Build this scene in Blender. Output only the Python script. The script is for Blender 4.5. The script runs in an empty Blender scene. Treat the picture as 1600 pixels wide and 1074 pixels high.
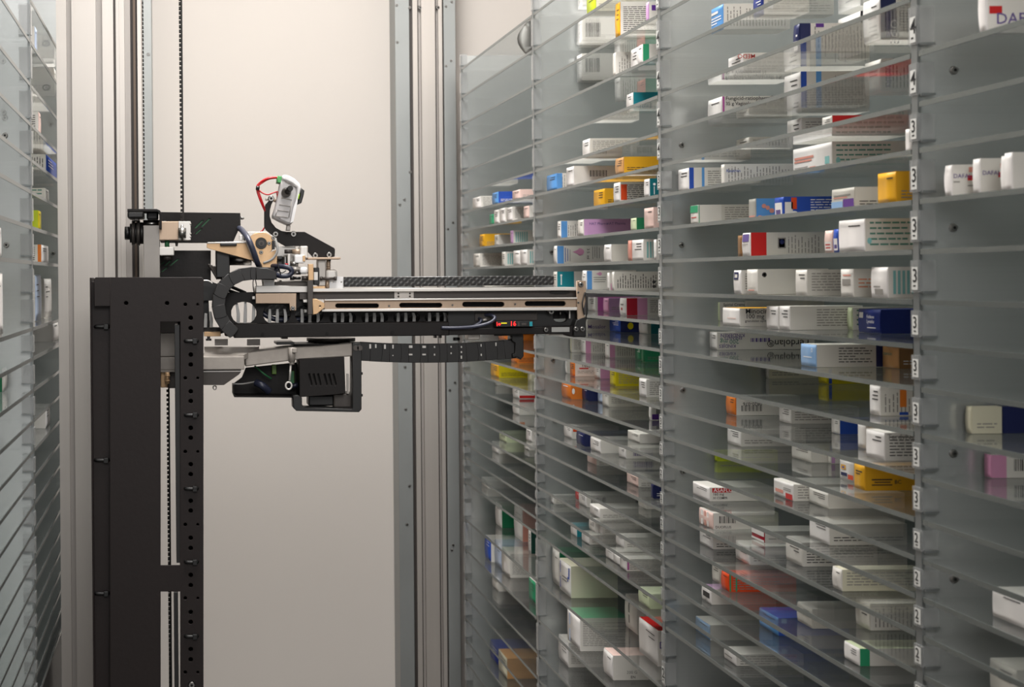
import bpy, bmesh, math, random
from mathutils import Vector, Matrix
random.seed(7)
S = bpy.context.scene
C = S.collection
PI = math.pi
# ------------------------------------------------------------------ camera, world, lights, exposure
FPX = 2110.0            # focal length in pixels of the 1600 x 1074 frame
CX, CY = 288.0, 435.8   # where the view axis meets the frame (shift lens)
ROLL = 0.0087
CAMZ = 1.20             # eye height above the floor
cam = bpy.data.cameras.new('camera'); co = bpy.data.objects.new('camera', cam); C.objects.link(co)
cam.sensor_fit = 'HORIZONTAL'; cam.sensor_width = 36.0; cam.lens = FPX / 1600 * 36
cam.shift_x = (800 - CX) / 1600; cam.shift_y = -(537 - CY) / 1600
co.matrix_world = Matrix.Translation((0, 0, CAMZ)) @ Matrix.Rotation(PI/2, 4, 'X') @ Matrix.Rotation(-ROLL, 4, 'Z')
cam.clip_start = 0.05
cam.dof.use_dof = True; cam.dof.focus_distance = 1.75; cam.dof.aperture_fstop = 14
S.camera = co
w = bpy.data.worlds.new('World'); S.world = w; w.use_nodes = True
w.node_tree.nodes['Background'].inputs[0].default_value = (1.0, 0.985, 0.97, 1)
w.node_tree.nodes['Background'].inputs[1].default_value = 0.5
def area(name, loc, rot, sx, sy, power, col=(1, .985, .97)):
    l = bpy.data.lights.new(name, 'AREA'); l.shape = 'RECTANGLE'; l.size = sx; l.size_y = sy; l.energy = power; l.color = col
    o = bpy.data.objects.new(name, l); C.objects.link(o); o.location = loc; o.rotation_euler = rot
    return o
area('aisle_lamp_light', (0.18, 1.72, 2.52), (0, 0, 0), 0.5, 1.5, 37)
area('front_fill', (0.25, -0.9, 2.15), (math.radians(62), 0, 0), 1.0, 0.7, 18)  # fill light added behind the camera to brighten the carton sides
vs = S.view_settings
vs.view_transform = 'Standard'; vs.look = 'None'; vs.gamma = 1; vs.use_curve_mapping = False
vs.exposure = 0.45
S.cycles.transparent_max_bounces = 48
S.cycles.max_bounces = 10
S.cycles.glossy_bounces = 5
S.cycles.caustics_reflective = False
S.cycles.use_denoising = True

# ------------------------------------------------------------------ helpers
def P(px, py, Y):
    "the point of the place at distance Y that the photograph shows at pixel (px, py)"
    dx, dy = px - CX, py - CY
    c, s = math.cos(ROLL), math.sin(ROLL)
    return Vector(((dx*c - dy*s) * Y / FPX, Y, CAMZ - (dy*c + dx*s) * Y / FPX))
def lin(h):
    h = h.lstrip('#'); v = [int(h[i:i+2], 16) / 255 for i in (0, 2, 4)]
    return tuple(x/12.92 if x <= .04045 else ((x+.055)/1.055)**2.4 for x in v)
MATS = {}
def mat(name, col, rough=.5, metal=0.0, var=.06, scale=40, stretch=(1,1,1), bump=0.0, spec=.5, rvar=0.0, emit=None, estr=0, aniso=0, trans=0):
    if name in MATS: return MATS[name]
    if isinstance(col, str): col = lin(col)
    m = bpy.data.materials.new(name); m.use_nodes = True; nt = m.node_tree; N = nt.nodes; L = nt.links
    b = N['Principled BSDF']
    b.inputs['Roughness'].default_value = rough; b.inputs['Metallic'].default_value = metal
    b.inputs['Specular IOR Level'].default_value = spec
    if aniso: b.inputs['Anisotropic'].default_value = aniso
    tc = N.new('ShaderNodeTexCoord'); mp = N.new('ShaderNodeMapping'); mp.inputs['Scale'].default_value = stretch
    nz = N.new('ShaderNodeTexNoise'); nz.inputs['Scale'].default_value = scale; nz.inputs['Detail'].default_value = 4
    L.new(tc.outputs['Object'], mp.inputs['Vector']); L.new(mp.outputs['Vector'], nz.inputs['Vector'])
    rp = N.new('ShaderNodeMapRange'); rp.inputs['To Min'].default_value = 1 - var; rp.inputs['To Max'].default_value = 1 + var
    L.new(nz.outputs['Fac'], rp.inputs['Value'])
    mx = N.new('ShaderNodeMix'); mx.data_type = 'RGBA'; mx.blend_type = 'MULTIPLY'; mx.inputs['Factor'].default_value = 1
    mx.inputs[6].default_value = (*col, 1); L.new(rp.outputs['Result'], mx.inputs[7]); L.new(mx.outputs[2], b.inputs['Base Color'])
    if rvar:
        r2 = N.new('ShaderNodeMapRange'); r2.inputs['To Min'].default_value = max(.02, rough - rvar); r2.inputs['To Max'].default_value = rough + rvar
        L.new(nz.outputs['Fac'], r2.inputs['Value']); L.new(r2.outputs['Result'], b.inputs['Roughness'])
    if bump:
        bp = N.new('ShaderNodeBump'); bp.inputs['Strength'].default_value = bump; bp.inputs['Distance'].default_value = .001
        L.new(nz.outputs['Fac'], bp.inputs['Height']); L.new(bp.outputs['Normal'], b.inputs['Normal'])
    if emit:
        b.inputs['Emission Color'].default_value = (*lin(emit), 1); b.inputs['Emission Strength'].default_value = estr
    MATS[name] = m
    return m
def glass_mat(name, tint, rough=.02, haze=0.0, f0=.04):
    m = bpy.data.materials.new(name); m.use_nodes = True; nt = m.node_tree; N = nt.nodes; L = nt.links
    N.clear()
    out = N.new('ShaderNodeOutputMaterial'); tr = N.new('ShaderNodeBsdfTransparent'); gl = N.new('ShaderNodeBsdfGlossy')
    tr.inputs[0].default_value = (*tint, 1); gl.inputs['Color'].default_value = (1, 1, 1, 1); gl.inputs['Roughness'].default_value = rough
    lw = N.new('ShaderNodeLayerWeight'); lw.inputs['Blend'].default_value = .5
    pw = N.new('ShaderNodeMath'); pw.operation = 'POWER'; pw.inputs[1].default_value = 5
    ma = N.new('ShaderNodeMath'); ma.operation = 'MULTIPLY_ADD'; ma.inputs[1].default_value = .9 - f0; ma.inputs[2].default_value = f0
    L.new(lw.outputs['Facing'], pw.inputs[0]); L.new(pw.outputs[0], ma.inputs[0])
    tc = N.new('ShaderNodeTexCoord'); mp = N.new('ShaderNodeMapping'); mp.inputs['Scale'].default_value = (3, 60, 1)
    nz = N.new('ShaderNodeTexNoise'); nz.inputs['Scale'].default_value = 2.0; nz.inputs['Detail'].default_value = 3
    L.new(tc.outputs['Object'], mp.inputs[0]); L.new(mp.outputs[0], nz.inputs['Vector'])
    rr = N.new('ShaderNodeMapRange'); rr.inputs['To Min'].default_value = rough; rr.inputs['To Max'].default_value = rough + .07
    L.new(nz.outputs['Fac'], rr.inputs['Value']); L.new(rr.outputs['Result'], gl.inputs['Roughness'])
    mix = N.new('ShaderNodeMixShader'); L.new(ma.outputs[0], mix.inputs[0]); L.new(tr.outputs[0], mix.inputs[1]); L.new(gl.outputs[0], mix.inputs[2])
    last = mix.outputs[0]
    if haze:
        df = N.new('ShaderNodeBsdfDiffuse'); df.inputs[0].default_value = (.72, .74, .735, 1)
        m2 = N.new('ShaderNodeMixShader'); m2.inputs[0].default_value = haze
        L.new(last, m2.inputs[1]); L.new(df.outputs[0], m2.inputs[2]); last = m2.outputs[0]
    L.new(last, out.inputs[0]); MATS[name] = m
    return m
def carbon_mat():
    m = bpy.data.materials.new('carbon_fibre'); m.use_nodes = True; nt = m.node_tree; N = nt.nodes; L = nt.links
    b = N['Principled BSDF']; b.inputs['Roughness'].default_value = .35
    tc = N.new('ShaderNodeTexCoord'); mp = N.new('ShaderNodeMapping'); mp.inputs['Rotation'].default_value = (0, math.radians(-48), 0)
    ck = N.new('ShaderNodeTexChecker'); ck.inputs['Scale'].default_value = 330
    ck.inputs['Color1'].default_value = (.25, .22, .2, 1); ck.inputs['Color2'].default_value = (1, 1, 1, 1)
    wv = N.new('ShaderNodeTexWave'); wv.wave_type = 'BANDS'; wv.bands_direction = 'X'; wv.inputs['Scale'].default_value = 62; wv.inputs['Distortion'].default_value = 0
    cr = N.new('ShaderNodeMapRange'); cr.inputs['From Min'].default_value = .45; cr.inputs['From Max'].default_value = .8; cr.inputs['To Min'].default_value = .010; cr.inputs['To Max'].default_value = .11
    mx = N.new('ShaderNodeMix'); mx.data_type = 'RGBA'; mx.blend_type = 'MULTIPLY'; mx.inputs['Factor'].default_value = 1
    L.new(tc.outputs['Object'], mp.inputs[0]); L.new(mp.outputs[0], wv.inputs['Vector']); L.new(mp.outputs[0], ck.inputs['Vector'])
    L.new(wv.outputs['Fac'], cr.inputs['Value']); L.new(ck.outputs['Color'], mx.inputs[6]); L.new(cr.outputs['Result'], mx.inputs[7]); L.new(mx.outputs[2], b.inputs['Base Color'])
    MATS['carbon'] = m; return m

def new_mesh(name, bm, mats, parent=None):
    "one mesh object from a bmesh drawn in place; it hangs under its thing"
    me = bpy.data.meshes.new(name); bm.normal_update(); bm.to_mesh(me); bm.free()
    for m in (mats if isinstance(mats, (list, tuple)) else [mats]): me.materials.append(m)
    o = bpy.data.objects.new(name, me); C.objects.link(o)
    if parent is not None:
        off = Vector((0, 0, 0)); q = parent
        while q is not None: off += q.location; q = q.parent
        me.transform(Matrix.Translation(-off)); o.parent = parent
    return o
def tag(o, label=None, cat=None, group=None, kind=None):
    if label: o['label'] = label
    if cat: o['category'] = cat
    if group: o['group'] = group
    if kind: o['kind'] = kind
    return o
def thing(name, label, cat, loc, group=None):
    o = bpy.data.objects.new(name, None); C.objects.link(o); o.location = loc; o.empty_display_size = .02
    return tag(o, label, cat, group)
def structure(o): o['kind'] = 'structure'; return o
def BM(): return bmesh.new()
def add_box(bm, x0, x1, y0, y1, z0, z1, mi=0, bev=0):
    if x0 > x1: x0, x1 = x1, x0
    if y0 > y1: y0, y1 = y1, y0
    if z0 > z1: z0, z1 = z1, z0
    v = [bm.verts.new((x, y, z)) for z in (z0, z1) for x, y in ((x0,y0),(x1,y0),(x1,y1),(x0,y1))]
    fs = [bm.faces.new([v[i] for i in f]) for f in ((3,2,1,0),(4,5,6,7),(0,1,5,4),(1,2,6,5),(2,3,7,6),(3,0,4,7))]
    for f in fs: f.material_index = mi
    if bev:
        es = list({e for f in fs for e in f.edges})
        bmesh.ops.bevel(bm, geom=es, offset=bev, segments=2, affect='EDGES', profile=.5)
    return fs
def add_cyl(bm, a, b, r, seg=20, mi=0, r2=None, caps=True):
    a, b = Vector(a), Vector(b); d = (b - a).normalized(); r2 = r if r2 is None else r2
    u = d.orthogonal().normalized(); v = d.cross(u)
    A = [bm.verts.new(a + (u*math.cos(t) + v*math.sin(t))*r) for t in (2*PI*i/seg for i in range(seg))]
    B = [bm.verts.new(b + (u*math.cos(t) + v*math.sin(t))*r2) for t in (2*PI*i/seg for i in range(seg))]
    for i in range(seg):
        f = bm.faces.new((A[i], A[(i+1)%seg], B[(i+1)%seg], B[i])); f.smooth = True; f.material_index = mi
    if caps:
        for f in (bm.faces.new(A[::-1]), bm.faces.new(B)): f.material_index = mi
def smooth_path(pts, n=8):
    pts = [Vector(p) for p in pts]; out = []
    for i in range(len(pts)-1):
        p0 = pts[max(i-1,0)]; p1 = pts[i]; p2 = pts[i+1]; p3 = pts[min(i+2,len(pts)-1)]
        for k in range(n):
            t = k/n
            out.append(.5*((2*p1) + (p2-p0)*t + (2*p0-5*p1+4*p2-p3)*t*t + (3*p1-p0-3*p2+p3)*t**3))
    return out + [pts[-1]]
def add_tube(bm, pts, r, seg=10, mi=0, n=8):
    pts = smooth_path(pts, n); rings = []; u = None
    for i, p in enumerate(pts):
        d = (pts[min(i+1,len(pts)-1)] - pts[max(i-1,0)]).normalized()
        u = d.orthogonal().normalized() if u is None else (u - d*u.dot(d)).normalized()
        v = d.cross(u)
        rings.append([bm.verts.new(p + (u*math.cos(2*PI*k/seg) + v*math.sin(2*PI*k/seg))*r) for k in range(seg)])
    for a, b in zip(rings, rings[1:]):
        for k in range(seg):
            f = bm.faces.new((a[k], a[(k+1)%seg], b[(k+1)%seg], b[k])); f.smooth = True; f.material_index = mi
    bm.faces.new(rings[0][::-1]).material_index = mi; bm.faces.new(rings[-1]).material_index = mi
def from_curve(cu):
    o = bpy.data.objects.new('tmp', cu); C.objects.link(o)
    dg = bpy.context.evaluated_depsgraph_get(); dg.update()
    me = bpy.data.meshes.new_from_object(o.evaluated_get(dg))
    bpy.data.objects.remove(o); bpy.data.curves.remove(cu)
    return me
def add_mesh(bm, me, M, mi=0):
    n = len(bm.faces); me.transform(M); bm.from_mesh(me); bm.faces.ensure_lookup_table()
    for f in bm.faces[n:]: f.material_index = mi
    bpy.data.meshes.remove(me)
def add_text(bm, text, org, u, v, size, mi=0, thick=0.0001, align='LEFT'):
    cu = bpy.data.curves.new('t', 'FONT'); cu.body = text; cu.size = size*1.18; cu.align_x = align; cu.extrude = thick; cu.resolution_u = 2; cu.offset = size*.006
    me = from_curve(cu); u = Vector(u).normalized(); v = Vector(v).normalized(); nrm = u.cross(v)
    M = Matrix(((u.x, v.x, nrm.x, org[0]), (u.y, v.y, nrm.y, org[1]), (u.z, v.z, nrm.z, org[2]), (0,0,0,1)))
    add_mesh(bm, me, M, mi)
def add_plate(bm, outlines, Y, t, mi=0, bev=.0003):
    "a plate cut to an outline (first) with holes (the others), facing the aisle's near end, front face at Y"
    cu = bpy.data.curves.new('p', 'CURVE'); cu.dimensions = '2D'; cu.fill_mode = 'BOTH'
    for ol in outlines:
        w = [P(x, y, Y) for x, y in ol]
        sp = cu.splines.new('POLY'); sp.points.add(len(w)-1); sp.use_cyclic_u = True
        for q, p in zip(sp.points, w): q.co = (p.x, p.z, 0, 1)
    cu.extrude = max(t/2 - bev, .0001); cu.bevel_depth = bev; cu.bevel_resolution = 1; cu.offset = -bev
    me = from_curve(cu)
    M = Matrix(((1,0,0,0),(0,0,-1,Y + t/2),(0,1,0,0),(0,0,0,1)))
    add_mesh(bm, me, M, mi)
def plate(name, outlines, Y, t, m, parent, bev=.0003):
    bm = BM(); add_plate(bm, outlines if isinstance(outlines[0][0], (list, tuple)) else [outlines], Y, t, 0, bev)
    return new_mesh(name, bm, m, parent)
def add_pbox(bm, x0, y0, x1, y1, Y, t, mi=0, bev=.0006):
    xm, ym = (x0+x1)/2, (y0+y1)/2
    add_box(bm, P(x0, ym, Y).x, P(x1, ym, Y).x, Y, Y+t, P(xm, y1, Y).z, P(xm, y0, Y).z, mi, bev)
def pbox(name, x0, y0, x1, y1, Y, t, m, parent, bev=.0006):
    bm = BM(); add_pbox(bm, x0, y0, x1, y1, Y, t, 0, bev); return new_mesh(name, bm, m, parent)
def circ(cx, cy, r, n=18): return [(cx + r*math.cos(2*PI*i/n), cy + r*math.sin(2*PI*i/n)) for i in range(n)]
def slot(x0, y0, x1, y1, n=7):
    r = (y1-y0)/2; cy = (y0+y1)/2
    return [(x0+r - r*math.sin(PI*i/n), cy - r*math.cos(PI*i/n)) for i in range(n+1)][::-1] + [(x1-r + r*math.sin(PI*i/n), cy - r*math.cos(PI*i/n)) for i in range(n+1)]
def rrect(x0, y0, x1, y1, r, n=4):
    o = []
    for cx, cy, a in ((x1-r, y0+r, -PI/2), (x1-r, y1-r, 0), (x0+r, y1-r, PI/2), (x0+r, y0+r, PI)):
        o += [(cx + r*math.cos(a + PI/2*i/n), cy + r*math.sin(a + PI/2*i/n)) for i in range(n+1)]
    return o
def screw_bm(bm, px, py, Y, r=.0032, mi=0, h=.002):
    p = P(px, py, Y); add_cyl(bm, p, p - Vector((0, h, 0)), r, 16, mi, r*.75)
    add_cyl(bm, p - Vector((0, h, 0)), p - Vector((0, h+.00015, 0)), r*.38, 6, 1)
def screw(px, py, Y, parent, r=.0032, h=.002):
    bm = BM(); screw_bm(bm, px, py, Y, r, 0, h); return new_mesh('screw', bm, [MATS['steel'], MATS['black_hole']], parent)

# ------------------------------------------------------------------ materials
mat('steel', '#8e8c89', .3, 1, .05, 60)
mat('black_hole', '#060505', .9)
mat('alu', '#b5afa9', .38, .55, .05, 3, (60, 60, 1), rvar=.06)
mat('alu_grey', '#918c87', .4, .5, .08, 6, (1, 1, 8))
mat('alu_light', '#d8d4cf', .32, .35, .05, 30)
mat('alu_warm', '#b09a86', .4, .6, .08, 12, (60, 1, 1), rvar=.08)
mat('alu_tan', '#cda981', .38, .4, .08, 30, (1, 1, 6))
mat('groove', '#a39d98', .45, .4, .04, 3, (60, 60, 1))
mat('galvanised', '#8f9291', .42, .5, .16, 5, (3, 3, 1), rvar=.1)
mat('partition', '#bec1c0', .24, .6, .05, 6, (1, 1, 90), rvar=.05)
mat('back_panel', '#868b89', .5, .3, .08, 6)
mat('spine', '#7e8282', .28, .6, .05, 60)
mat('glass_edge', '#7a807e', .22, .65, .08, 20, spec=.6)
glass_mat('glass', (.982, .988, .986), .012, haze=.012)
glass_mat('clip', (.9, .9, .9), .15, haze=.13)
carbon_mat()
mat('black_paint', '#130f0e', .5, 0, .12, 260, bump=.12, spec=.25)
mat('tower_paint', '#1d1615', .55, 0, .1, 180, bump=.15, spec=.3)
mat('black_plastic', '#0e0d0d', .42, 0, .1, 90)
mat('chain', '#181616', .5, 0, .1, 70)
mat('rubber', '#161412', .75, 0, .15, 200)
mat('cast', '#a19a93', .6, .25, .12, 120, bump=.35)
mat('dark_anod', '#4b4643', .42, .5, .06, 20, (40, 1, 1))
mat('scanner_grey', '#b9b6b6', .42, 0, .03, 60)
mat('scanner_white', '#efeeee', .35, 0, .02, 60)
mat('red_wire', '#c0141c', .38, 0, .06, 80)
mat('blue_hose', '#272b3c', .35, 0, .1, 80)
mat('navy_hose', '#353848', .35, 0, .1, 80)
mat('green_plug', '#4a9a56', .45, 0, .04, 60)
mat('pcb_green', '#2b6b42', .5, 0, .3, 160)
mat('lime_led', '#93bd28', .4)
mat('lime_plug', '#57791f', .4)
mat('red_led', '#ff2a2a', .4, emit='#ff1c1c', estr=1.6)
mat('amber_led', '#d8c020', .4, emit='#d0c018', estr=.7)
mat('teal_key', '#1c8f9c', .4)
mat('sticker', '#9a9a97', .4, .3)
mat('strap', '#a9a8a6', .4, .2, .08, 60)
mat('bronze', '#4f443b', .35, .7, .1, 4, (60, 60, 1))
mat('dark_slot', '#3c3734', .5, .3)
mat('wall_paint', '#c3bdb7', .85, 0, .025, 3)
mat('floor_paint', '#55504b', .5, 0, .08, 5)
mat('lamp_white', '#f4f2ee', .5, emit='#fff6ea', estr=4)
mat('paper', '#bdbdb9', .7, 0, .05, 30)
mat('ink', '#3a3838', .7, 0, .1, 300)

# ------------------------------------------------------------------ the room
WALLY = 3.16; XL, XR = -0.62, 1.06; CEIL = 2.62
def slab(name, *b, m='wall_paint'):
    bm = BM(); add_box(bm, *b); return structure(new_mesh(name, bm, MATS[m]))
slab('floor', XL-.1, XR+.1, -1.6, WALLY+.1, -.1, 0, m='floor_paint')
slab('wall_back', XL-.1, XR+.1, WALLY, WALLY+.1, 0, CEIL)
slab('wall_left', XL-.1, XL, -.3, WALLY, 0, CEIL)
slab('wall_right', XR, XR+.1, -.3, WALLY, 0, CEIL)
slab('ceiling', XL-.1, XR+.1, -1.6, WALLY+.1, CEIL, CEIL+.1)
for nm, lab, (x0, x1, y0, y1) in (('ceiling_light', 'long white ceiling light over the aisle between the racks', (-.08, .44, .95, 2.49)),
                                  ):
    t = thing(nm, lab, 'light', ((x0+x1)/2, (y0+y1)/2, CEIL))
    bm = BM(); add_box(bm, x0, x1, y0, y1, CEIL-.06, CEIL); new_mesh('lamp_housing', bm, MATS['alu_light'], t)
    bm = BM(); add_box(bm, x0+.03, x1-.03, y0+.03, y1-.03, CEIL-.066, CEIL-.06); new_mesh('diffuser', bm, MATS['lamp_white'], t)

# ------------------------------------------------------------------ right-hand rack: partitions, clips, glass shelves
W = 0.6
UN = W / FPX
XS = 0.5987                                    # the shelf fronts of the right-hand rack
PY = [1.84*W, 2.826*W, 3.842*W, 4.84*W]        # the partitions, nearest first
HU = [1578,1367,1160,983,805,642,498,366,221,78,-66,-194,-316,-446,-571,-693,-805,-914,-1023,-1135,-1243,-1340,-1436,-1530,-1812,-2039,-2245,-2400,-2560,-2722,-2885,-3050]
HZ = [CAMZ + (h-12)*1.0035*UN for h in HU]     # top faces of the shelves
TOPZ = CAMZ + 1668*UN
GT = .004                                      # glass thickness
DEPTH = .36
ORD = ['', 'first','second','third','fourth','fifth','sixth','seventh','eighth','ninth','tenth','eleventh','twelfth','thirteenth','fourteenth','fifteenth','sixteenth','seventeenth','eighteenth','nineteenth','twentieth','twenty-first','twenty-second','twenty-third','twenty-fourth','twenty-fifth','twenty-sixth','twenty-seventh','twenty-eighth','twenty-ninth','thirtieth','thirty-first','thirty-second','thirty-third']
DIG = ['4']*7 + ['3']*9 + ['2']*9 + ['1']*12
def partition(Y, xs, sgn, zs, label, digits, screws, top=TOPZ):
    "an upright metal sheet from front to back of the rack with the plastic clips on its front edge"
    root = thing('rack_partition', label, 'shelf divider', (xs, Y, 0))
    bm = BM(); add_box(bm, xs + sgn*.002, xs + sgn*DEPTH, Y-.002, Y+.002, 0, top); new_mesh('panel', bm, MATS['partition'], root)
    bm = BM(); add_box(bm, xs - sgn*.0005, xs + sgn*.0022, Y-.0045, Y+.0045, 0, top); new_mesh('front_edge', bm, MATS['spine'], root)
    for i, z in enumerate(zs):
        nxt = zs[i-1] if i else top + .012
        gaps = [(z + .002, nxt - GT - .005)]
        if nxt - z > .068 : m_ = (z + nxt)/2; gaps = [(z+.002, m_ - .006), (m_ - .002, nxt - GT - .005)]
        for g, (a, b) in enumerate(gaps):
            if b - a < .008: continue
            bm = BM()
            add_box(bm, xs - sgn*.0018, xs - sgn*.0003, Y-.0062, Y+.0062, a+.004, b)          # spine on the aisle side
            add_box(bm, xs - sgn*.0018, xs + sgn*.0125, Y-.0062, Y-.0050, a+.004, b)          # wing towards each bay
            add_box(bm, xs - sgn*.0018, xs + sgn*.0125, Y+.0050, Y+.0062, a+.004, b)
            add_box(bm, xs + sgn*.0005, xs + sgn*.0125, Y-.0085, Y-.0062, a+.003, a+.005, 1) # little ledge with its dark gap
            cl = new_mesh('clip', bm, [MATS['clip'], MATS['spine']], root)
            if digits and g == 0 and b - a > .018:
                bm = BM(); h = min(.021, (b-a)*.62); zc = a + .006 + h/2
                xa = xs - sgn*.0018
                add_box(bm, xa - sgn*.0003, xa, Y-.0048, Y+.0036, zc-h/2, zc+h/2)
                add_text(bm, digits[i], (xa - sgn*.00045, Y + .0026, zc - h*.16), (0, -sgn, 0), (0, 0, 1), h*.72, 1)
                add_box(bm, xa - sgn*.0005, xa - sgn*.0003, Y-.0022, Y+.0012, zc-h*.36, zc-h*.29, 1)
                new_mesh('number_label', bm, [MATS['paper'], MATS['black_hole']], cl)
    for sx, sy in screws: screw(sx, sy, Y-.002, root, .0036, .0025)
    return root
partition(.504, XS, 1, [], 'unseen grey metal rack divider added to close the bay at the right edge', None, [])  # out of view; added so the bay reflects a divider, not open world
partition(PY[0], XS, 1, HZ, 'grey metal rack divider nearest the camera, with numbered clips', DIG, [(1490,110),(1489,356),(1489,709),(1490,905)])
partition(PY[1], XS, 1, HZ, 'grey metal rack divider right of the robot arm tip', DIG, [(1065,227),(1065,383),(1067,610),(1067,737)])
partition(PY[2], XS, 1, HZ, 'grey metal rack divider just behind the robot arm', None, [(862,394),(864,563),(866,657)])
partition(PY[3], XS, 1, HZ, 'grey metal rack divider at the far end beside the steel upright', None, [])
BAYS = {'A': (PY[2], PY[3], XS, 1, 'far bay'), 'B': (PY[1], PY[2], XS, 1, 'middle bay'), 'C': (PY[0], PY[1], XS, 1, 'wide bay'), 'D': (.506, PY[0], XS, 1, 'right-edge bay')}
XLs = -0.1773; LPY = [.93, 2.62*W, 2.18]
HL = [CAMZ + h*UN for h in HU[:10] + HU[11:24]] + [CAMZ + h*UN for h in (-1623, -1728)]
BAYS['L'] = (LPY[0], LPY[1], XLs, -1, 'left-edge bay'); BAYS['M'] = (LPY[1], LPY[2], XLs, -1, 'bay behind the mast')
VIS = {'A': (0, 31), 'B': (0, 28), 'C': (2, 25), 'D': (3, 20), 'L': (3, 24), 'M': (2, 24)}
def glass_mesh(name, y0, y1, xs, sgn, depth):
    bm = BM(); b = .0007
    add_box(bm, xs + sgn*.0006, xs + sgn*depth, y0, y1, -GT, 0, 0)
    me_faces = [f for f in bm.faces if abs(f.normal.z) < .5 or True]
    bm.normal_update()
    for f in bm.faces:
        c = f.calc_center_median()
        if abs(c.x - (xs + sgn*.0006)) < 1e-4: f.material_index = 1
    # rounded ground front edge, one thin bar of the same pane
    add_box(bm, xs - sgn*.0004, xs + sgn*.0007, y0, y1, -GT-.0001, .0001, 1)
    return bm
for key, (y0, y1, xs, sgn, ph) in BAYS.items():
    zs = HL if sgn < 0 else HZ
    a, b = VIS[key]; src = None; n = 0
    for i, z in enumerate(zs):
        if i < a or i > b: continue
        if src is None:
            bm = glass_mesh('glass_shelf', y0 + .0063, y1 - .0063, xs, sgn, DEPTH - .01)
            src = o = new_mesh('glass_shelf', bm, [MATS['glass'], MATS['glass_edge']])
        else:
            o = src.copy(); C.objects.link(o)
        o.location = (0, 0, z); n += 1
        tag(o, f'clear glass shelf, {ORD[i-a+1]} seen from the top in the {ph}', 'shelf', f'glass shelves of the {ph}')
for key, sgn, xs, ys in (('right', 1, XS, (.50, PY[3])), ('left', -1, XLs, (LPY[0], LPY[2]))):
    bm = BM(); add_box(bm, xs + sgn*(DEPTH), xs + sgn*(DEPTH+.006), ys[0], ys[1] + .002, 0, TOPZ)
    tag(new_mesh('rack_back_panel', bm, MATS['back_panel']), f'dark grey back sheet closing the {key} hand rack', 'panel')
partition(LPY[1], XLs, -1, HL, 'grey metal divider of the left rack, its clips facing the mast', None, [(6,176),(8,212),(10,383)])
partition(LPY[2], XLs, -1, HL, 'grey metal divider of the left rack behind the aluminium mast', None, [(80,245),(83,396)])
bm = BM(); add_box(bm, XLs - .006, XLs - .012, LPY[1]+.008, LPY[2]-.008, 0, HL[-1]-.012); tag(new_mesh('plinth_panel', bm, MATS['black_plastic']), 'black panel closing the foot of the left rack', 'panel')

# ------------------------------------------------------------------ steel and aluminium uprights against the back wall
UY = 3.08
def vbar(name, x0, x1, Y, t, m, parent, z0=0, z1=CEIL, bev=.0008, py=430):
    bm = BM(); add_box(bm, P(x0, py, Y).x, P(x1, py, Y).x, Y, Y+t, z0, z1, 0, bev); return new_mesh(name, bm, m, parent)
t = thing('steel_upright', 'galvanised steel upright with bolts left of the aluminium post', 'post', (P(634, 430, UY).x, UY, 0))
vbar('flange', 620.5, 643, UY-.006, .004, MATS['galvanised'], t); vbar('web', 620.5, 623, UY-.002, WALLY-UY+.002, MATS['galvanised'], t)
for x, y in ((620,8),(621,66),(640,12),(641,269),(632,312),(625,320),(633,574),(634,640),(636,820),(640,760)): screw(x, y, UY-.006, t, .0035)
t = thing('aluminium_post', 'grooved aluminium profile post standing between two steel uprights', 'post', (P(667, 430, UY).x, UY, 0))
def profile_post(t, segs, Y, back):
    bm = BM()
    for x0, x1, dep, mi in segs: add_box(bm, P(x0, 430, Y).x, P(x1, 430, Y).x, Y+dep, back, 0, CEIL, mi)
    return new_mesh('profile', bm, [MATS['alu'], MATS['groove'], MATS['dark_slot'], MATS['bronze']], t)
profile_post(t, [(644,648,.004,2),(648,655.5,0,0),(655.5,658,.010,2),(658,661.5,.012,1),(661.5,683,0,0),(683,686,.010,2),(686,688,.012,1),(688,694,0,0),(694,696.5,.006,2)], UY-.004, WALLY)
for x in (656, 684): screw(x, 12, UY-.002, t, .005)
t = thing('steel_upright', 'galvanised steel upright beside the far end of the right rack', 'post', (P(704, 430, UY).x, UY, 0))
vbar('flange', 696.5, 715, UY-.008, .004, MATS['galvanised'], t); vbar('web', 712, 715, UY-.004, WALLY-UY+.004, MATS['galvanised'], t)
for x, y in ((697,10),(706,3),(705,95),(697,103),(708,348),(700,358),(711,598),(703,610),(708,852),(706,860)): screw(x, y, UY-.008, t, .003)
t = thing('steel_strip', 'galvanised steel strip on the wall behind the toothed belt', 'post', (P(230, 430, UY).x, UY, 0))
vbar('strip', 216, 240, UY, WALLY-UY, MATS['galvanised'], t); screw(232, 85, UY, t, .004)
# ------------------------------------------------------------------ aluminium mast on the left
MY = 1.80
t = thing('aluminium_mast', 'tall grooved aluminium mast rising behind the black tower', 'mast', (P(150, 430, MY).x, MY, 0))
profile_post(t, [(91,107,0,0),(107,115,.006,1),(115,153,0,0),(153,163,.006,1),(163,180,0,0),(180,183,.012,2)], MY, MY+.075)
bm = BM()
for x0, x1, dep, mi in [(183,188,.02,0),(188,196,.026,0),(196,205,.034,1),(205,209,.05,2),(209,213,.046,3),(213,216,.052,2),(216,222,.044,0)]:
    add_box(bm, P(x0, 430, MY).x, P(x1, 430, MY).x, MY+dep, MY+.10, 0, CEIL, mi)
new_mesh('guide_rail', bm, [MATS['alu'], MATS['groove'], MATS['dark_slot'], MATS['bronze']], t)
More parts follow.
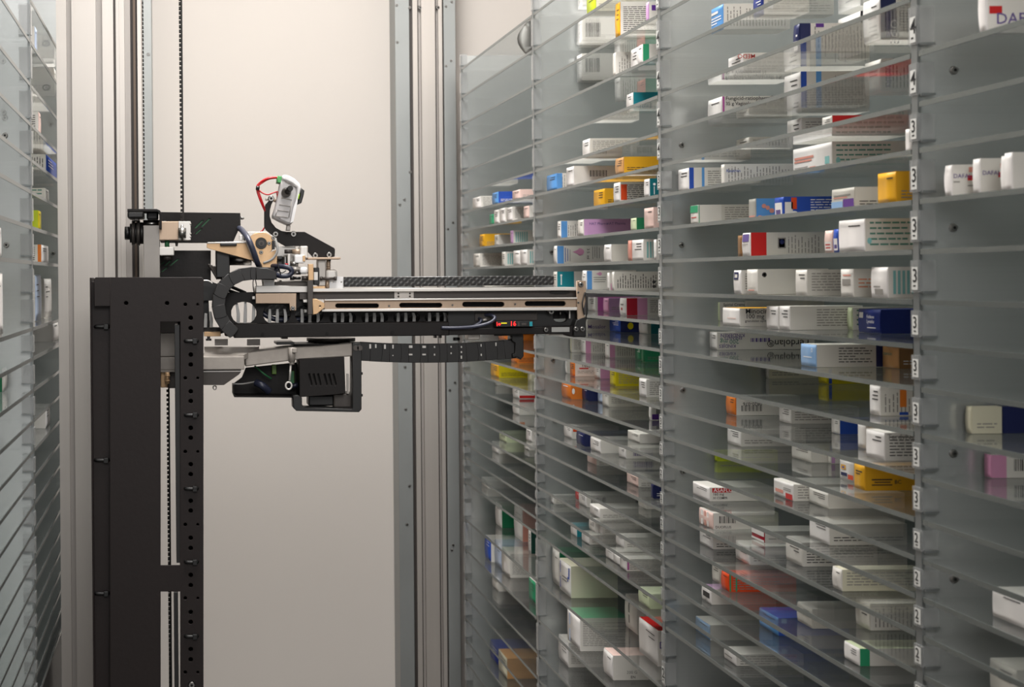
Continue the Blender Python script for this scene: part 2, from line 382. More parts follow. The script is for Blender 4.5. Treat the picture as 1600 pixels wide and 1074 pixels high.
# ------------------------------------------------------------------ toothed belts
def belt(label, x, y0, y1, Y, side=-1, wid=4.0, z1=None, z0=None):
    a, b = P(x, y0, Y), P(x, y1, Y); xa = P(x-wid/2, y1, Y).x; xb = P(x+wid/2, y1, Y).x
    zt = a.z if z1 is None else z1; zb = b.z if z0 is None else z0; bm = BM()
    ix = (xa + xb)/2
    core = (ix, xb) if side < 0 else (xa, ix)
    add_box(bm, core[0], core[1], Y, Y+.010, zb, zt)
    z = zb; pitch = .0058
    while z < zt - pitch:
        o = xa if side < 0 else xb
        add_box(bm, min(o, ix), max(o, ix), Y, Y+.010, z, z+pitch*.5); z += pitch
    return tag(new_mesh('toothed_belt', bm, MATS['rubber']), label, 'belt', 'toothed drive belts of the robot')
belt('black toothed belt hanging from above onto the beige clamp block', 285, 0, 352, 1.70, -1, 5.5, CEIL)
belt('black toothed belt running up beside the aluminium mast', 223.5, 0, 327, 1.90, 1, 6, CEIL)
belt('black toothed belt seen through the slot of the tower', 266.5, 586, 1074, 1.72, -1, 5, None, 0)

# ------------------------------------------------------------------ the black tower the carriage rides on
TY = 1.60
t = thing('guide_tower', 'tall black sheet metal tower with slot and holes in front of the mast', 'tower', (P(232, 700, TY).x, TY, 0))
YB = 1560   # below the frame: the sheet goes down to the floor
def zfloor(Y): return CY + CAMZ*FPX/Y
yf = zfloor(TY)
holes = [slot(196.5-2.5, 471, 200, 477), slot(258.5, 471, 264, 477)]
win1 = [(251, 503), (281.5, 503), (281.5, 884), (251, 884)]
win2 = [(251, 925), (281.5, 925), (281.5, 1500), (251, 1500)]
hl = []
y = 497
rows = [497, 513, 554.5, 570, 612, 627, 669, 684.5, 726, 741.5, 783, 798.5, 841, 857, 899, 915, 957, 972.5, 1015, 1031]
for yy in rows: hl.append(circ(298, yy, 3.4, 12))
for yy in (476, 591, 706, 820, 935, 1051): hl.append(circ(289.5, yy, 2.6, 12))
for yy in (476, 591, 706, 820, 935, 1051): hl.append(circ(309, yy, 2.0, 10))
outer = rrect(147, 433.5, 318, yf, 2.5)
bm = BM()
add_plate(bm, [[(172,433.5),(316,433.5),(318,436),(318,yf),(172,yf)]] + [circ(197,474,3.2,12), circ(261,474,3.2,12)] + [win1, win2] + hl, TY, .003, 0, .0005)
add_plate(bm, [[(149.5,433.5),(172.2,433.5),(172.2,478.5),(147.5,478.5),(147,436)]], TY, .003, 0, .0004)
new_mesh('front_plate', bm, MATS['tower_paint'], t)
bm = BM()
add_pbox(bm, 147.5, 440, 182, yf, TY+.012, .004)            # recessed left channel
add_pbox(bm, 147, 434, 149.5, yf, TY+.003, .052)            # left cheek
add_pbox(bm, 316, 435, 318.3, yf, TY+.003, .052)
add_pbox(bm, 149.5, 434, 316, 436.5, TY+.003, .052)
new_mesh('channel', bm, MATS['tower_paint'], t)
pbox('slot_lip', 274, 508, 282.5, 880, TY+.003, .045, MATS['black_plastic'], t)
pbox('slot_lip', 276, 926, 282.5, yf, TY+.003, .045, MATS['black_plastic'], t)
pbox('slot_lip', 250, 604, 252, yf, TY+.003, .03, MATS['black_plastic'], t)
bm = BM()
add_pbox(bm, 284, 436, 316, yf, TY+.02, .004); add_pbox(bm, 180, 460, 284, 490, TY+.012, .004); new_mesh('inner_plate', bm, MATS['black_hole'], t)
def tie(px, py, Y, L=20, parent=None):
    bm = BM(); a = P(px - L/2, py, Y); b = P(px + L/2, py, Y)
    add_tube(bm, [a + Vector((0,.004,0)), a + Vector((.001,-.002,0)), (a+b)/2 + Vector((0,-.003,0)), b + Vector((-.002,-.002,0)), b + Vector((0,.004,0))], .0022, 8)
    add_box(bm, b.x-.0065, b.x-.001, Y-.006, Y, b.z-.0032, b.z+.0032, 0, .0006)
    return new_mesh('cable_tie', bm, MATS['black_plastic'], parent)
for yy in (533, 648.5, 763.5, 878, 994): tie(299.5, yy, TY, 20, t)
for yy in (510.5, 719, 927): tie(160, yy, TY+.012, 22, t)
screw(299.5, 1070, TY, t, .0045, .004)
# ------------------------------------------------------------------ the carriage and picking head
HY = 1.70
hd = thing('picking_robot_head', 'black and silver picking robot with long arm reaching towards the right rack', 'robot', (P(540, 480, HY).x, HY, P(540, 480, HY).z))
K = MATS
# hook bracket, pulley, vertical plate
bm = BM(); add_plate(bm, [[(199,326.5),(245,326.5),(250,329),(252.5,334),(252.5,358),(249,358),(249,335),(246,331),(199,331)]], HY-.03, .05, 0, .0006); new_mesh('hook_bracket', bm, K['black_paint'], hd)
pbox('end_stop', 199, 330.5, 224.5, 341, HY-.03, .05, K['black_plastic'], hd, .002)
pbox('end_stop', 229, 331, 247, 343, HY-.01, .03, K['black_plastic'], hd, .002)
bm = BM()
c = P(203, 365, HY)
for x0, x1, r, mi in [(195,203.5,10.5,1),(203,206,15,1),(206,211,19,0),(211,214,16.5,1),(214,219,19.5,0),(219,224.5,17,1)]:
    a, b = P(x0, 364.5, HY), P(x1, 364.5, HY); add_cyl(bm, a, b, r*HY/FPX, 6 if x0 == 195 else 28, mi)
new_mesh('belt_pulley', bm, [K['dark_anod'], K['black_plastic']], hd)
pbox('idler_pin', 208, 340, 218, 346, HY-.01, .02, K['steel'], hd, .002)
bm = BM(); add_pbox(bm, 224.5, 352, 250, 520, HY-.012, .03); new_mesh('carriage_plate', bm, K['alu_grey'], hd)
bm = BM(); add_cyl(bm, P(224, 350, HY+.005), P(249, 350, HY+.005), 6*HY/FPX, 24); add_cyl(bm, P(224, 356, HY-.002), P(249, 356, HY-.002), 6*HY/FPX, 24); add_cyl(bm, P(251.5, 351.5, HY), P(260, 351.5, HY), 6*HY/FPX, 24); new_mesh('spindle', bm, K['steel'], hd)
pbox('clamp_block', 248, 346, 297.5, 375.5, HY-.012, .035, K['alu_warm'], hd, .001)
pbox('clamp_plate', 279, 346, 298, 375.5, HY-.0135, .003, K['alu_light'], hd, .0005)
bm = BM(); add_cyl(bm, P(284.5, 356.5, HY-.020), P(284.5, 372, HY-.020), 6.3*HY/FPX, 22); add_cyl(bm, P(284.5, 351.5, HY-.02), P(284.5, 376.5, HY-.02), 2*HY/FPX, 12); new_mesh('clamp_screw', bm, K['steel'], hd)
bm = BM()
for yy in (350.5, 366, 371): add_cyl(bm, P(296.5, yy, HY-.012), P(299, yy, HY-.012), 2.2*HY/FPX, 12)
new_mesh('screw', bm, K['steel'], hd)
bm = BM(); add_cyl(bm, P(261, 374, HY), P(261, 387, HY), 3.8*HY/FPX, 14); new_mesh('green_rod', bm, K['pcb_green'], hd)
pbox('rod_block', 248.5, 386, 272, 399.5, HY-.012, .03, K['alu_light'], hd, .001)
bm = BM(); add_cyl(bm, P(261.5, 399, HY), P(261.5, 406, HY), 7.5*HY/FPX, 20); new_mesh('rod_foot', bm, K['dark_anod'], hd)
bm = BM(); add_cyl(bm, P(276, 378, HY), P(276, 385, HY), 2.6*HY/FPX, 10, 0, 1.8*HY/FPX); new_mesh('screw', bm, K['dark_anod'], hd)
# two vented control boxes
def vented(name, ol, vents, Y, t_):
    hs = []
    for x, y, dx, dy, w_ in vents: hs.append([(x, y), (x+w_*1.25, y), (x+w_*1.25+dx, y+dy), (x+dx, y+dy)])
    o = plate(name, [ol] + hs, Y, .002, K['black_paint'], hd, .0002)
    mx = sum(a for a, b in ol)/len(ol); my = sum(b for a, b in ol)/len(ol)
    bm = BM(); add_plate(bm, [[(mx + (a-mx)*.94, my + (b-my)*.9) for a, b in ol]], Y+.0032, t_, 0, .0004)
    i = new_mesh('circuit_board', bm, K['pcb_green'], hd)
    pts = ol
    bm = BM()
    for (x0, y0), (x1, y1) in zip(ol, ol[1:] + ol[:1]):
        a, b = P(x0, y0, Y), P(x1, y1, Y)
        v = [bm.verts.new(p) for p in (a + Vector((0,.0015,0)), b + Vector((0,.0015,0)), b + Vector((0,t_+.012,0)), a + Vector((0,t_+.012,0)))]
        bm.faces.new(v)
    bmesh.ops.solidify(bm, geom=bm.faces[:], thickness=.0012)
    new_mesh('box_shell', bm, K['black_paint'], hd)
vented('control_box', [(250.5,331.5),(375.5,333),(376,352),(364.5,378),(250.5,378)], [(303,356.5,12,-12,3),(313,354.5,13,-13,3),(304,366,9,-8.5,2.6)], HY+.055, .05)
vented('control_box', [(249,391.5),(329.5,391.5),(329.5,440),(249,440)], [(251,413,4,-3.6,2.4),(256,416,9,-8.5,2.6),(264,415.5,13,-11,2.8),(251,425,9,-7,2.6)], HY+.03, .05)
bm = BM(); add_cyl(bm, P(376, 341, HY+.06), P(380, 341, HY+.06), 2.5*HY/FPX, 10); add_cyl(bm, P(379, 341, HY+.06), P(381.5, 341, HY+.06), 1.5*HY/FPX, 10); new_mesh('screw', bm, K['steel'], hd)
# bent plate (its warm reflection painted on as tan), round motor plate, motor
bm = BM(); add_plate(bm, [[(323,380.5),(384,379.5),(396.5,407),(390,406),(329,389.5),(323,387)]], HY-.01, .004); new_mesh('slanted_bracket', bm, K['alu_tan'], hd)
bm = BM(); add_plate(bm, [[(323,380.5),(325,378.5),(386,377.5),(391,383),(401.5,410),(398,411),(384.5,380)]], HY-.012, .03); new_mesh('bracket_edge', bm, K['alu_light'], hd)
pbox('sensor_nub', 344, 380, 370, 384.5, HY-.016, .006, K['black_plastic'], hd, .001)
pbox('bracket_nut', 381, 369, 389, 376, HY-.01, .012, K['black_plastic'], hd, .001)
pbox('bracket_nut', 374, 367, 380, 376, HY-.008, .012, K['alu_light'], hd, .001)
pbox('motor_block', 338, 386, 359, 434, HY, .05, K['black_plastic'], hd, .001)
bm = BM(); add_cyl(bm, P(358, 406, HY+.02), P(393, 406, HY+.02), 9*HY/FPX, 28); new_mesh('motor_barrel', bm, K['steel'], hd)
bm = BM(); ol = [(388,402)] + [(408 + 20.5*math.cos(a), 381 + 18.5*math.sin(a)) for a in [PI + i*PI/16*1.25 for i in range(17)]] + [(433,390),(433,428),(425,430),(402,414)]
add_plate(bm, [ol, circ(408, 380.5, 8.5, 24)], HY-.004, .012, 0, .0008); new_mesh('motor_plate', bm, K['alu_tan'], hd)
bm = BM(); add_plate(bm, [[(380,365.5),(388,362.5),(416,361.8),(432,372),(434,389),(430,384),(424,372),(410,364.5),(396,366),(388,372)]], HY-.002, .018); new_mesh('motor_plate_rim', bm, K['alu_light'], hd)
bm = BM(); c = P(408, 380.5, HY)
add_cyl(bm, c + Vector((0,-.005,0)), c + Vector((0,.01,0)), 8.6*HY/FPX, 28); add_cyl(bm, c + Vector((0,-.0065,0)), c + Vector((0,-.005,0)), 4.6*HY/FPX, 24, 1); add_cyl(bm, c + Vector((0,-.008,0)), c + Vector((0,-.0065,0)), 2*HY/FPX, 16)
new_mesh('motor_hub', bm, [K['black_plastic'], K['dark_anod']], hd)
for x, y in ((420.5,380.5),(408,394.5),(427,372)): screw(x, y, HY-.004, hd, .0026, .002)
pbox('plate_clip', 425, 376, 429.5, 390, HY-.008, .005, K['black_plastic'], hd)
bm = BM(); add_tube(bm, [P(431,376,HY-.012), P(433,384,HY-.014), P(432,396,HY-.014), P(424,406,HY-.012), P(412,411,HY-.008)], 1.9*HY/FPX); new_mesh('grey_wire', bm, K['strap'], hd)
# hoses
bm = BM(); add_tube(bm, [P(374,357,HY+.05), P(379,361,HY+.01), P(388,374,HY-.025), P(396,393,HY-.028), P(402,410,HY-.02), P(406,417,HY)], 4.6*HY/FPX, 14); new_mesh('blue_hose', bm, K['navy_hose'], hd)
bm = BM(); add_tube(bm, [P(424,416,HY), P(440,416.5,HY-.02), P(452,419,HY-.024), P(456,425,HY-.024), P(450,431,HY-.024), P(436,431,HY-.022), P(428,426,HY-.01), P(434,420,HY)], 4.0*HY/FPX, 12); new_mesh('blue_hose', bm, K['blue_hose'], hd)
bm = BM(); add_tube(bm, [P(434,424,HY-.03), P(441,426.5,HY-.03), P(447,423,HY-.03)], .8*HY/FPX, 8); add_tube(bm, [P(434,412,HY-.03), P(437,424,HY-.03), P(440,434,HY-.02)], .9*HY/FPX, 8); new_mesh('hose_tie', bm, K['black_plastic'], hd)
# energy chain: links along a curve
def drag(pts, wid, Y, t_, n, name='energy_chain'):
    path = smooth_path([Vector((x, 0, y)) for x, y in pts], 24)
    bm = BM(); add_tube(bm, [P(p.x, p.z, Y + t_/2) for p in path[::8] + [path[-1]]], wid*.3*Y/FPX, 8, 0, 2)
    r = new_mesh(name, bm, K['black_plastic'], hd)
    L_ = [0]
    for a, b in zip(path, path[1:]): L_.append(L_[-1] + (b-a).length)
    def at(s):
        for i in range(len(path)-1):
            if L_[i+1] >= s: f = (s - L_[i])/(L_[i+1]-L_[i]); return path[i].lerp(path[i+1], f)
        return path[-1]
    for k in range(n):
        s0, s1 = L_[-1]*k/n, L_[-1]*(k+1)/n - .6
        a, b = at(s0), at(s1); d = (b-a).normalized(); nn = Vector((-d.z, 0, d.x))
        ol = []
        for q, sg in ((a - d*2.5, 1), (b, 1)):
            p = q + nn*wid/2; ol.append((p.x, p.z))
        for i in range(1, 6):
            an = PI/2 - PI*i/6; p = b + nn*wid/2*math.sin(an) + d*2.4*math.cos(an); ol.append((p.x, p.z))
        for q in (b, a - d*2.5): p = q - nn*wid/2; ol.append((p.x, p.z))
        bm = BM(); add_plate(bm, [ol], Y - .0006*(k % 2), t_, 0, .0006)
        o = new_mesh('chain_link', bm, K['chain'], hd)
        o.parent = r; 
    return r
drag([(426,428),(404,427.5),(384,428),(368,433),(354,443),(345,457),(341.5,473),(343,489),(349,503),(358,515),(366,521)], 20, HY-.03, .035, 10)
bm = BM(); add_plate(bm, [[(400,418.5),(417,419),(432,424.5),(433,437),(400,437.5)]], HY-.034, .04, 0, .001); new_mesh('chain_end', bm, K['chain'], hd)
# scanner arm and scanner
arm = [(421,312.5),(424,310),(426.5,311.5),(427,314),(424,320),(421.8,329),(421.5,338),(424.5,348),(431,356),(440,361),(448,362.3),(476,362.3),(522,387.5),(523.5,390),(523,401),(516,403),(489,402),(478,390),(468,384.5),(446,385),(434,378),(427,370),(421,364),(416,360),(413,355),(413,328),(415,319.5)]
def px2(o, s, pts): return [(o[0] + x/s, o[1] + y/s) for x, y in pts]
Z2 = (360, 250)
bm = BM(); add_plate(bm, [arm], HY+.012, .006, 0, .0006); sc = new_mesh('scanner_arm', bm, K['black_paint'], hd)
for x, y in ((423.5,310.5),(430.5,366),(458.5,366),(492.5,399.5),(514,398.5)): screw(x, y, HY+.012, sc, .0042, .003)
bm = BM(); add_cyl(bm, P(422.5,311,HY+.018), P(434,315,HY+.018), 2.6*HY/FPX, 14); new_mesh('hinge_pin', bm, K['alu_warm'], hd)
pbox('bracket_nut', 415, 309.5, 420, 313, HY+.015, .01, K['alu'], hd)
body = px2(Z2, 7.67, [(618,230),(668,250),(740,285),(800,330),(800,420),(735,760),(722,772),(690,775),(600,735),(515,690),(512,660),(545,560),(570,440),(598,300)])
cap = px2(Z2, 7.67, [(622,190),(645,176),(700,186),(770,225),(828,280),(845,325),(838,380),(785,545),(768,600),(735,770),(722,775),(735,740),(782,520),(800,390),(795,330),(740,285),(668,250),(618,236)])
bm = BM(); add_plate(bm, [body], HY-.012, .034, 0, .003); scn = new_mesh('code_scanner', bm, K['scanner_grey'], hd)
bm = BM(); add_plate(bm, [cap], HY-.0135, .037, 0, .002); new_mesh('scanner_shell', bm, K['scanner_white'], scn)
bm = BM()
for y, x0, x1, k in ((465,610,735,0),(545,585,715,1),(610,560,700,2),(680,545,690,3)):
    a, b = px2(Z2, 7.67, [(x0, y - 10), (x1, y + 14)])
    pa, pb = P(*a, HY-.0125), P(*b, HY-.0125); add_cyl(bm, pa, pb, .0005, 6)
for q in ([(655,255),(730,290),(790,330)],[(560,600),(540,670),(600,700)],[(735,500),(700,690)]):
    pp = [P(*px2(Z2,7.67,[z])[0], HY-.0125) for z in q]
    for a, b in zip(pp, pp[1:]): add_cyl(bm, a, b, .0005, 6)
new_mesh('scanner_ridges', bm, K['groove'], scn)
bm = BM(); c = P(*px2(Z2,7.67,[(668,390)])[0], HY-.012); add_cyl(bm, c, c + Vector((-.001,-.006,-.001)), .0062, 20, 0, .0050); add_cyl(bm, c + Vector((.001,-.006,.001)), c + Vector((.004,-.018,.004)), .0036, 16, 1); new_mesh('scanner_knob', bm, [K['dark_anod'], K['black_plastic']], scn)
bm = BM(); add_plate(bm, [px2(Z2,7.67,[(850,335),(888,368),(880,420),(853,515),(800,530),(835,420)])], HY-.008, .026, 0, .001); new_mesh('scanner_lens', bm, K['black_plastic'], scn)
bm = BM(); add_plate(bm, [px2(Z2,7.67,[(820,410),(832,412),(822,470),(806,470)])], HY-.0145, .02, 0, .0005); new_mesh('status_light', bm, K['lime_led'], scn)
bm = BM(); add_plate(bm, [px2(Z2,7.67,[(568,190),(628,196),(622,280),(560,268)])], HY-.008, .026, 0, .0008); new_mesh('green_plug', bm, K['green_plug'], scn)
bm = BM(); add_plate(bm, [px2(Z2,7.67,[(678,772),(722,785),(716,850),(668,845)])], HY-.004, .01, 0, .0008); new_mesh('scanner_stem', bm, K['groove'], scn)
bm = BM()
for k, (dx, dy) in enumerate(((0,0),(1.5,2.2),(-1,1.2))):
    add_tube(bm, [P(434+dx*.3,277+dy*.5,HY), P(421,277.5+dy,HY-.002*k), P(409+dx,283+dy,HY), P(402.5+dx,291,HY), P(403+dx,300,HY), P(407+dx,312,HY), P(412.5+dx*.5,326,HY+.005), P(414,331,HY+.02)], 1.25*HY/FPX, 8)
add_tube(bm, [P(403.5,296,HY), P(409,301,HY-.002), P(418,304.3,HY-.003), P(427,301.5,HY), P(434,300,HY), P(434.5,306,HY), P(434,313,HY+.004)], 1.1*HY/FPX, 8)
add_tube(bm, [P(432,300.5,HY+.003), P(433,306,HY+.003), P(433.5,314,HY+.004)], .8*HY/FPX, 8)
add_tube(bm, [P(413,356,HY+.02), P(410.5,360,HY+.02), P(406,363,HY+.02)], 1.2*HY/FPX, 8)
new_mesh('red_cables', bm, K['red_wire'], scn)
bm = BM(); add_cyl(bm, P(400,293.5,HY-.004), P(405.5,294.5,HY-.004), 3.2*HY/FPX, 10); new_mesh('cable_tie', bm, K['black_plastic'], scn)
# gripper drive: shafts, blocks, posts
Z3, s3 = (310, 370), 6.32
def b3(name, x0, y0, x1, y1, dY, t_, m, bev=.0006):
    return pbox(name, Z3[0]+x0/s3, Z3[1]+y0/s3, Z3[0]+x1/s3, Z3[1]+y1/s3, HY+dY, t_, K[m], hd, bev)
def c3(name, x0, y0, x1, y1, r, dY, m, seg=18):
    bm = BM(); add_cyl(bm, P(Z3[0]+x0/s3, Z3[1]+y0/s3, HY+dY), P(Z3[0]+x1/s3, Z3[1]+y1/s3, HY+dY), r/s3*HY/FPX, seg); return new_mesh(name, bm, K[m], hd)
b3('bearing_plate', 770, 95, 960, 260, .02, .006, 'alu_light'); b3('coupling', 775, 190, 838, 235, -.002, .02, 'black_plastic', .002); b3('coupling', 775, 240, 838, 285, 0, .02, 'black_plastic', .002)
c3('drive_shaft', 850, 147, 925, 147, 20, 0, 'dark_anod'); c3('drive_shaft', 925, 147, 1030, 147, 24, 0, 'alu_warm')
b3('bearing_block', 1004, 92, 1082, 215, -.004, .03, 'alu_light', .0015); b3('bearing_block', 950, 180, 1052, 262, -.008, .03, 'scanner_white', .0015); b3('bearing_block', 1030, 185, 1056, 245, -.0095, .004, 'alu_tan')
b3('bearing_block', 880, 170, 910, 290, -.004, .02, 'alu_light', .001); b3('bearing_block', 838, 185, 880, 300, .002, .02, 'steel', .002)
c3('coupling_sleeve', 905, 268, 985, 268, 26, -.004, 'steel'); c3('coupling_sleeve', 915, 320, 1000, 320, 24, -.004, 'alu'); b3('bearing_block', 1004, 300, 1088, 370, -.012, .03, 'scanner_white', .003)
c3('coupling_sleeve', 940, 355, 1010, 355, 22, -.002, 'steel'); c3('eyelet', 905, 410, 945, 410, 20, -.01, 'black_plastic'); c3('eyelet', 945, 410, 1010, 410, 15, -.01, 'black_plastic'); c3('eyelet', 1018, 410, 1088, 410, 22, -.008, 'dark_anod')
c3('red_wire', 858, 265, 885, 285, 7, -.012, 'red_wire', 8); c3('red_wire', 860, 280, 888, 268, 6, -.012, 'red_wire', 8)
b3('sensor_block', 640, 375, 752, 492, -.006, .03, 'alu_light', .001); b3('sensor_block', 655, 440, 750, 492, -.0075, .003, 'scanner_white', .0005)
bm = BM(); add_tube(bm, [P(399,427,HY-.004), P(395.5,440,HY-.006), P(396,452,HY-.004), P(398,460,HY)], .8*HY/FPX, 8); add_tube(bm, [P(405,429,HY-.002), P(409,437,HY-.002), P(411,446,HY)], .8*HY/FPX, 8); add_tube(bm, [P(399,437,HY-.004), P(402,452,HY-.004)], .8*HY/FPX, 8); new_mesh('fine_wires', bm, K['steel'], hd)
b3('tan_post', 1087, 270, 1137, 430, -.02, .012, 'alu_tan', .0005); b3('dark_post', 1080, 430, 1134, 770, -.02, .010, 'dark_anod', .0005)
b3('post_block', 1137, 305, 1195, 478, -.012, .02, 'black_plastic', .001); b3('post_block', 1140, 350, 1180, 430, -.0125, .002, 'alu_light', .0003)
b3('post_block', 1130, 490, 1255, 525, -.012, .03, 'alu_tan', .0008)
b3('cross_bar', 755, 445, 1085, 490, 0, .02, 'dark_anod', .0008); b3('cross_bar', 790, 432, 1085, 446, .002, .02, 'alu_light', .0008)
c3('small_screw', 800, 436, 822, 436, 8, -.002, 'dark_anod', 10)
Z4, s4 = (180, 250), 2.685
def b4(name, x0, y0, x1, y1, dY, t_, m, bev=.0006):
    return pbox(name, Z4[0]+x0/s4, Z4[1]+y0/s4, Z4[0]+x1/s4, Z4[1]+y1/s4, HY+dY, t_, K[m], hd, bev)
b4('top_plate', 808, 409, 946, 418, -.016, .03, 'alu_warm', .0005)
b4('lift_block', 850, 418, 884, 530, -.006, .02, 'alu', .001); b4('lift_block', 884, 460, 932, 505, -.010, .02, 'alu_light', .003); b4('lift_block', 895, 418, 905, 425, -.01, .01, 'black_plastic', .0005)
bm = BM(); add_cyl(bm, P(513,405,HY-.004), P(513,424,HY-.004), 3.2*HY/FPX, 16)
for k in range(6): add_cyl(bm, P(513,406+k*3,HY-.004), P(513,407.4+k*3,HY-.004), 3.9*HY/FPX, 16)
new_mesh('coil_spring', bm, K['alu_warm'], hd)
bm = BM(); add_cyl(bm, P(501,435.5,HY-.012), P(525.5,435.5,HY-.012), 2.1*HY/FPX, 14); add_cyl(bm, P(500,435.5,HY-.012), P(504,435.5,HY-.012), 3.1*HY/FPX, 14); add_cyl(bm, P(522,435.5,HY-.012), P(526,435.5,HY-.012), 3.1*HY/FPX, 14); new_mesh('cross_pin', bm, K['dark_anod'], hd)
bm = BM(); add_cyl(bm, P(511.5,438,HY-.008), P(511.5,450,HY-.008), 3.2*HY/FPX, 14); new_mesh('brass_stud', bm, K['alu_warm'], hd)
bm = BM(); add_plate(bm, [[(506,430),(537,433),(538,453),(506,453)], circ(519,441,1.3,10), circ(533.5,441,1.3,10)], HY-.005, .006); new_mesh('blade_mount', bm, K['scanner_white'], hd)
# carbon blade, rails, belt band
bm = BM(); add_plate(bm, [[(537.5,433),(864,430.8),(866,432.5),(866,443.5),(864,445.5),(537.5,448.6)]], HY-.012, .05, 0, .0012); new_mesh('carbon_blade', bm, K['carbon'], hd)
bm = BM(); add_plate(bm, [[(400,447),(420,446),(480,447.5),(480,453),(490,454.5),(490,457),(400,457.5)]], HY-.008, .06, 0, .0006); new_mesh('tray_plate', bm, K['alu_light'], hd)
bm = BM(); add_plate(bm, [[(487,451),(902,449),(902,454),(487,456.5)]], HY-.014, .06, 0, .0006); new_mesh('top_rail', bm, K['alu_light'], hd)
bm = BM(); add_plate(bm, [[(468,457),(902,454.5),(902,466),(468,468)]], HY-.004, .05); new_mesh('belt_band', bm, K['dark_anod'], hd)
bm = BM(); add_plate(bm, [[(616,455.5),(646.5,455.3),(646.5,466.5),(616,466.8)]] + [circ(x, y, 1.4, 10) for x in (622.5, 640.5) for y in (458.7, 463.6)], HY-.007, .003); bc = new_mesh('belt_clamp', bm, K['alu'], hd)
bm = BM(); add_pbox(bm, 617, 456, 645, 466, HY-.003, .002); new_mesh('belt_clamp_back', bm, K['black_hole'], bc)
bm = BM(); add_plate(bm, [[(860,455),(890,455),(890,458),(884,459.5),(866,459.5),(860,458.5)]], HY-.006, .004); new_mesh('sensor_tab', bm, K['black_plastic'], hd)
slots = [slot(524,474.4,592,481.2), slot(624,473.4,691,480.6), slot(722.5,471.8,788,479.6), slot(820,470.8,884,478.4)]
bm = BM(); add_plate(bm, [[(507,468.5),(902,465.5),(902,484),(507,487)]] + slots + [circ(x, y, 1.1, 8) for x, y in ((608,478.3),(707,477),(805,475.5))], HY-.016, .004, 0, .0003); new_mesh('slide_rail', bm, K['alu_warm'], hd)
bm = BM(); add_plate(bm, [[(507,468),(902,465),(902,467.2),(507,470.2)]], HY-.021, .010); add_plate(bm, [[(503,483.5),(902,480.2),(902,485.2),(503,487.4)]], HY-.022, .012, 0, .0006); new_mesh('rail_edges', bm, K['alu_light'], hd)
bm = BM(); add_plate(bm, [[(507,469),(898,466),(898,483),(507,486)]], HY-.004, .006); new_mesh('rail_core', bm, K['black_hole'], hd)
bm = BM(); add_plate(bm, [[(489,467),(495,467.3),(507,474),(507.5,481),(495,491),(489,492)], circ(500,478.8,1.4,10)], HY-.024, .012, 0, .0006); new_mesh('rail_end_cap', bm, K['alu_tan'], hd)
for x, y in ((608,478.3),(707,477),(805,475.5)): screw(x, y, HY-.0165, hd, .0014, .001)
# black side frame with rounded openings and grey straps behind them
Fr = [(348,457),(487,456),(490,486),(902,484),(902,497),(702,506),(367,507),(358,507),(352,490)]
ops = [slot(361,472,401,506.5) , slot(411,476,454,506.0), slot(461,478,505,505.2), slot(515,489,556,505), slot(565,489,606,505), slot(615,488.8,656,504.5), slot(664,488.8,702,504)]
bm = BM(); add_plate(bm, [Fr] + ops, HY+.004, .004, 0, .0004); new_mesh('side_frame', bm, K['black_paint'], hd)
for x, y0, y1, ln in [(321,490,512,1),(330,487,512,-1),(372,474,506,-2),(383,472,506,1),(396,473,506,1),(421,483,505,1),(433,483,505,1),(446,483,505,-1),(472,483,505,0),(484,484,505,0),(497,484,505,-2),(523,486,504,0),(535,486,504,0),(548,486,504,-2),(573,486,503.5,0),(585,486,503.5,0),(597,486,503.5,-2),(622,486,503,0),(634,486,503,0),(647,486,503,-2),(671,486,503,0),(684,486,503,0),(696,486,503,-2)]:
    bm = BM(); add_plate(bm, [[(x-2.2+ln,y0),(x+1.5+ln,y0),(x+3,(y0+y1)/2),(x+2.6,y1),(x-2.6,y1),(x-2.2,(y0+y1)/2)]], HY+.010, .002, 0, .0003); new_mesh('grey_strap', bm, K['strap'], hd)
bm = BM(); add_plate(bm, [[(405,474),(700,487),(700,497),(405,493)]], HY+.03, .004); new_mesh('inner_comb', bm, K['carbon'], hd)
bm = BM(); add_plate(bm, [[(506,484),(702,484),(702,510),(506,510)]], HY+.045, .004); add_plate(bm, [[(430,490),(506,488),(506,510),(450,510)]], HY+.05, .004); new_mesh('rear_plate', bm, K['black_plastic'], hd)
bm = BM(); add_tube(bm, [P(402,482,HY+.022), P(414,492,HY+.02), P(430,499,HY+.02), P(452,500,HY+.022), P(480,499,HY+.024)], 4*HY/FPX, 12); new_mesh('blue_hose', bm, K['blue_hose'], hd)
bm = BM(); add_tube(bm, [P(356,446,HY+.02), P(370,452,HY+.02), P(384,458,HY+.02)], 2.6*HY/FPX, 8); add_tube(bm, [P(352,452,HY+.024), P(366,457,HY+.024), P(380,461,HY+.024)], 2.4*HY/FPX, 8); new_mesh('dark_cables', bm, K['rubber'], hd)
bm = BM()
for k in range(3): add_tube(bm, [P(326+4*k,414+1.5*k,HY+.015), P(333+4*k,424+k,HY+.01), P(340+3*k,436,HY+.006)], 2.2*HY/FPX, 8)
new_mesh('dark_cables', bm, K['dark_anod'], hd)
bm = BM(); add_plate(bm, [[(317,440),(330,440),(345,446),(345,470),(317,470)]], HY+.02, .02); add_plate(bm, [[(317,512),(345,512),(352,520),(340,523),(317,519)]], HY+.02, .02); add_plate(bm, [[(317,470),(326,470),(328,512),(317,512)]], HY+.03, .01); new_mesh('rear_frame', bm, K['black_plastic'], hd)
bm = BM(); add_tube(bm, [P(318,438.5,HY-.01), P(326,439,HY-.01), P(332,443,HY-.01)], 1.1*HY/FPX, 8); new_mesh('bent_wire', bm, K['alu_light'], hd)
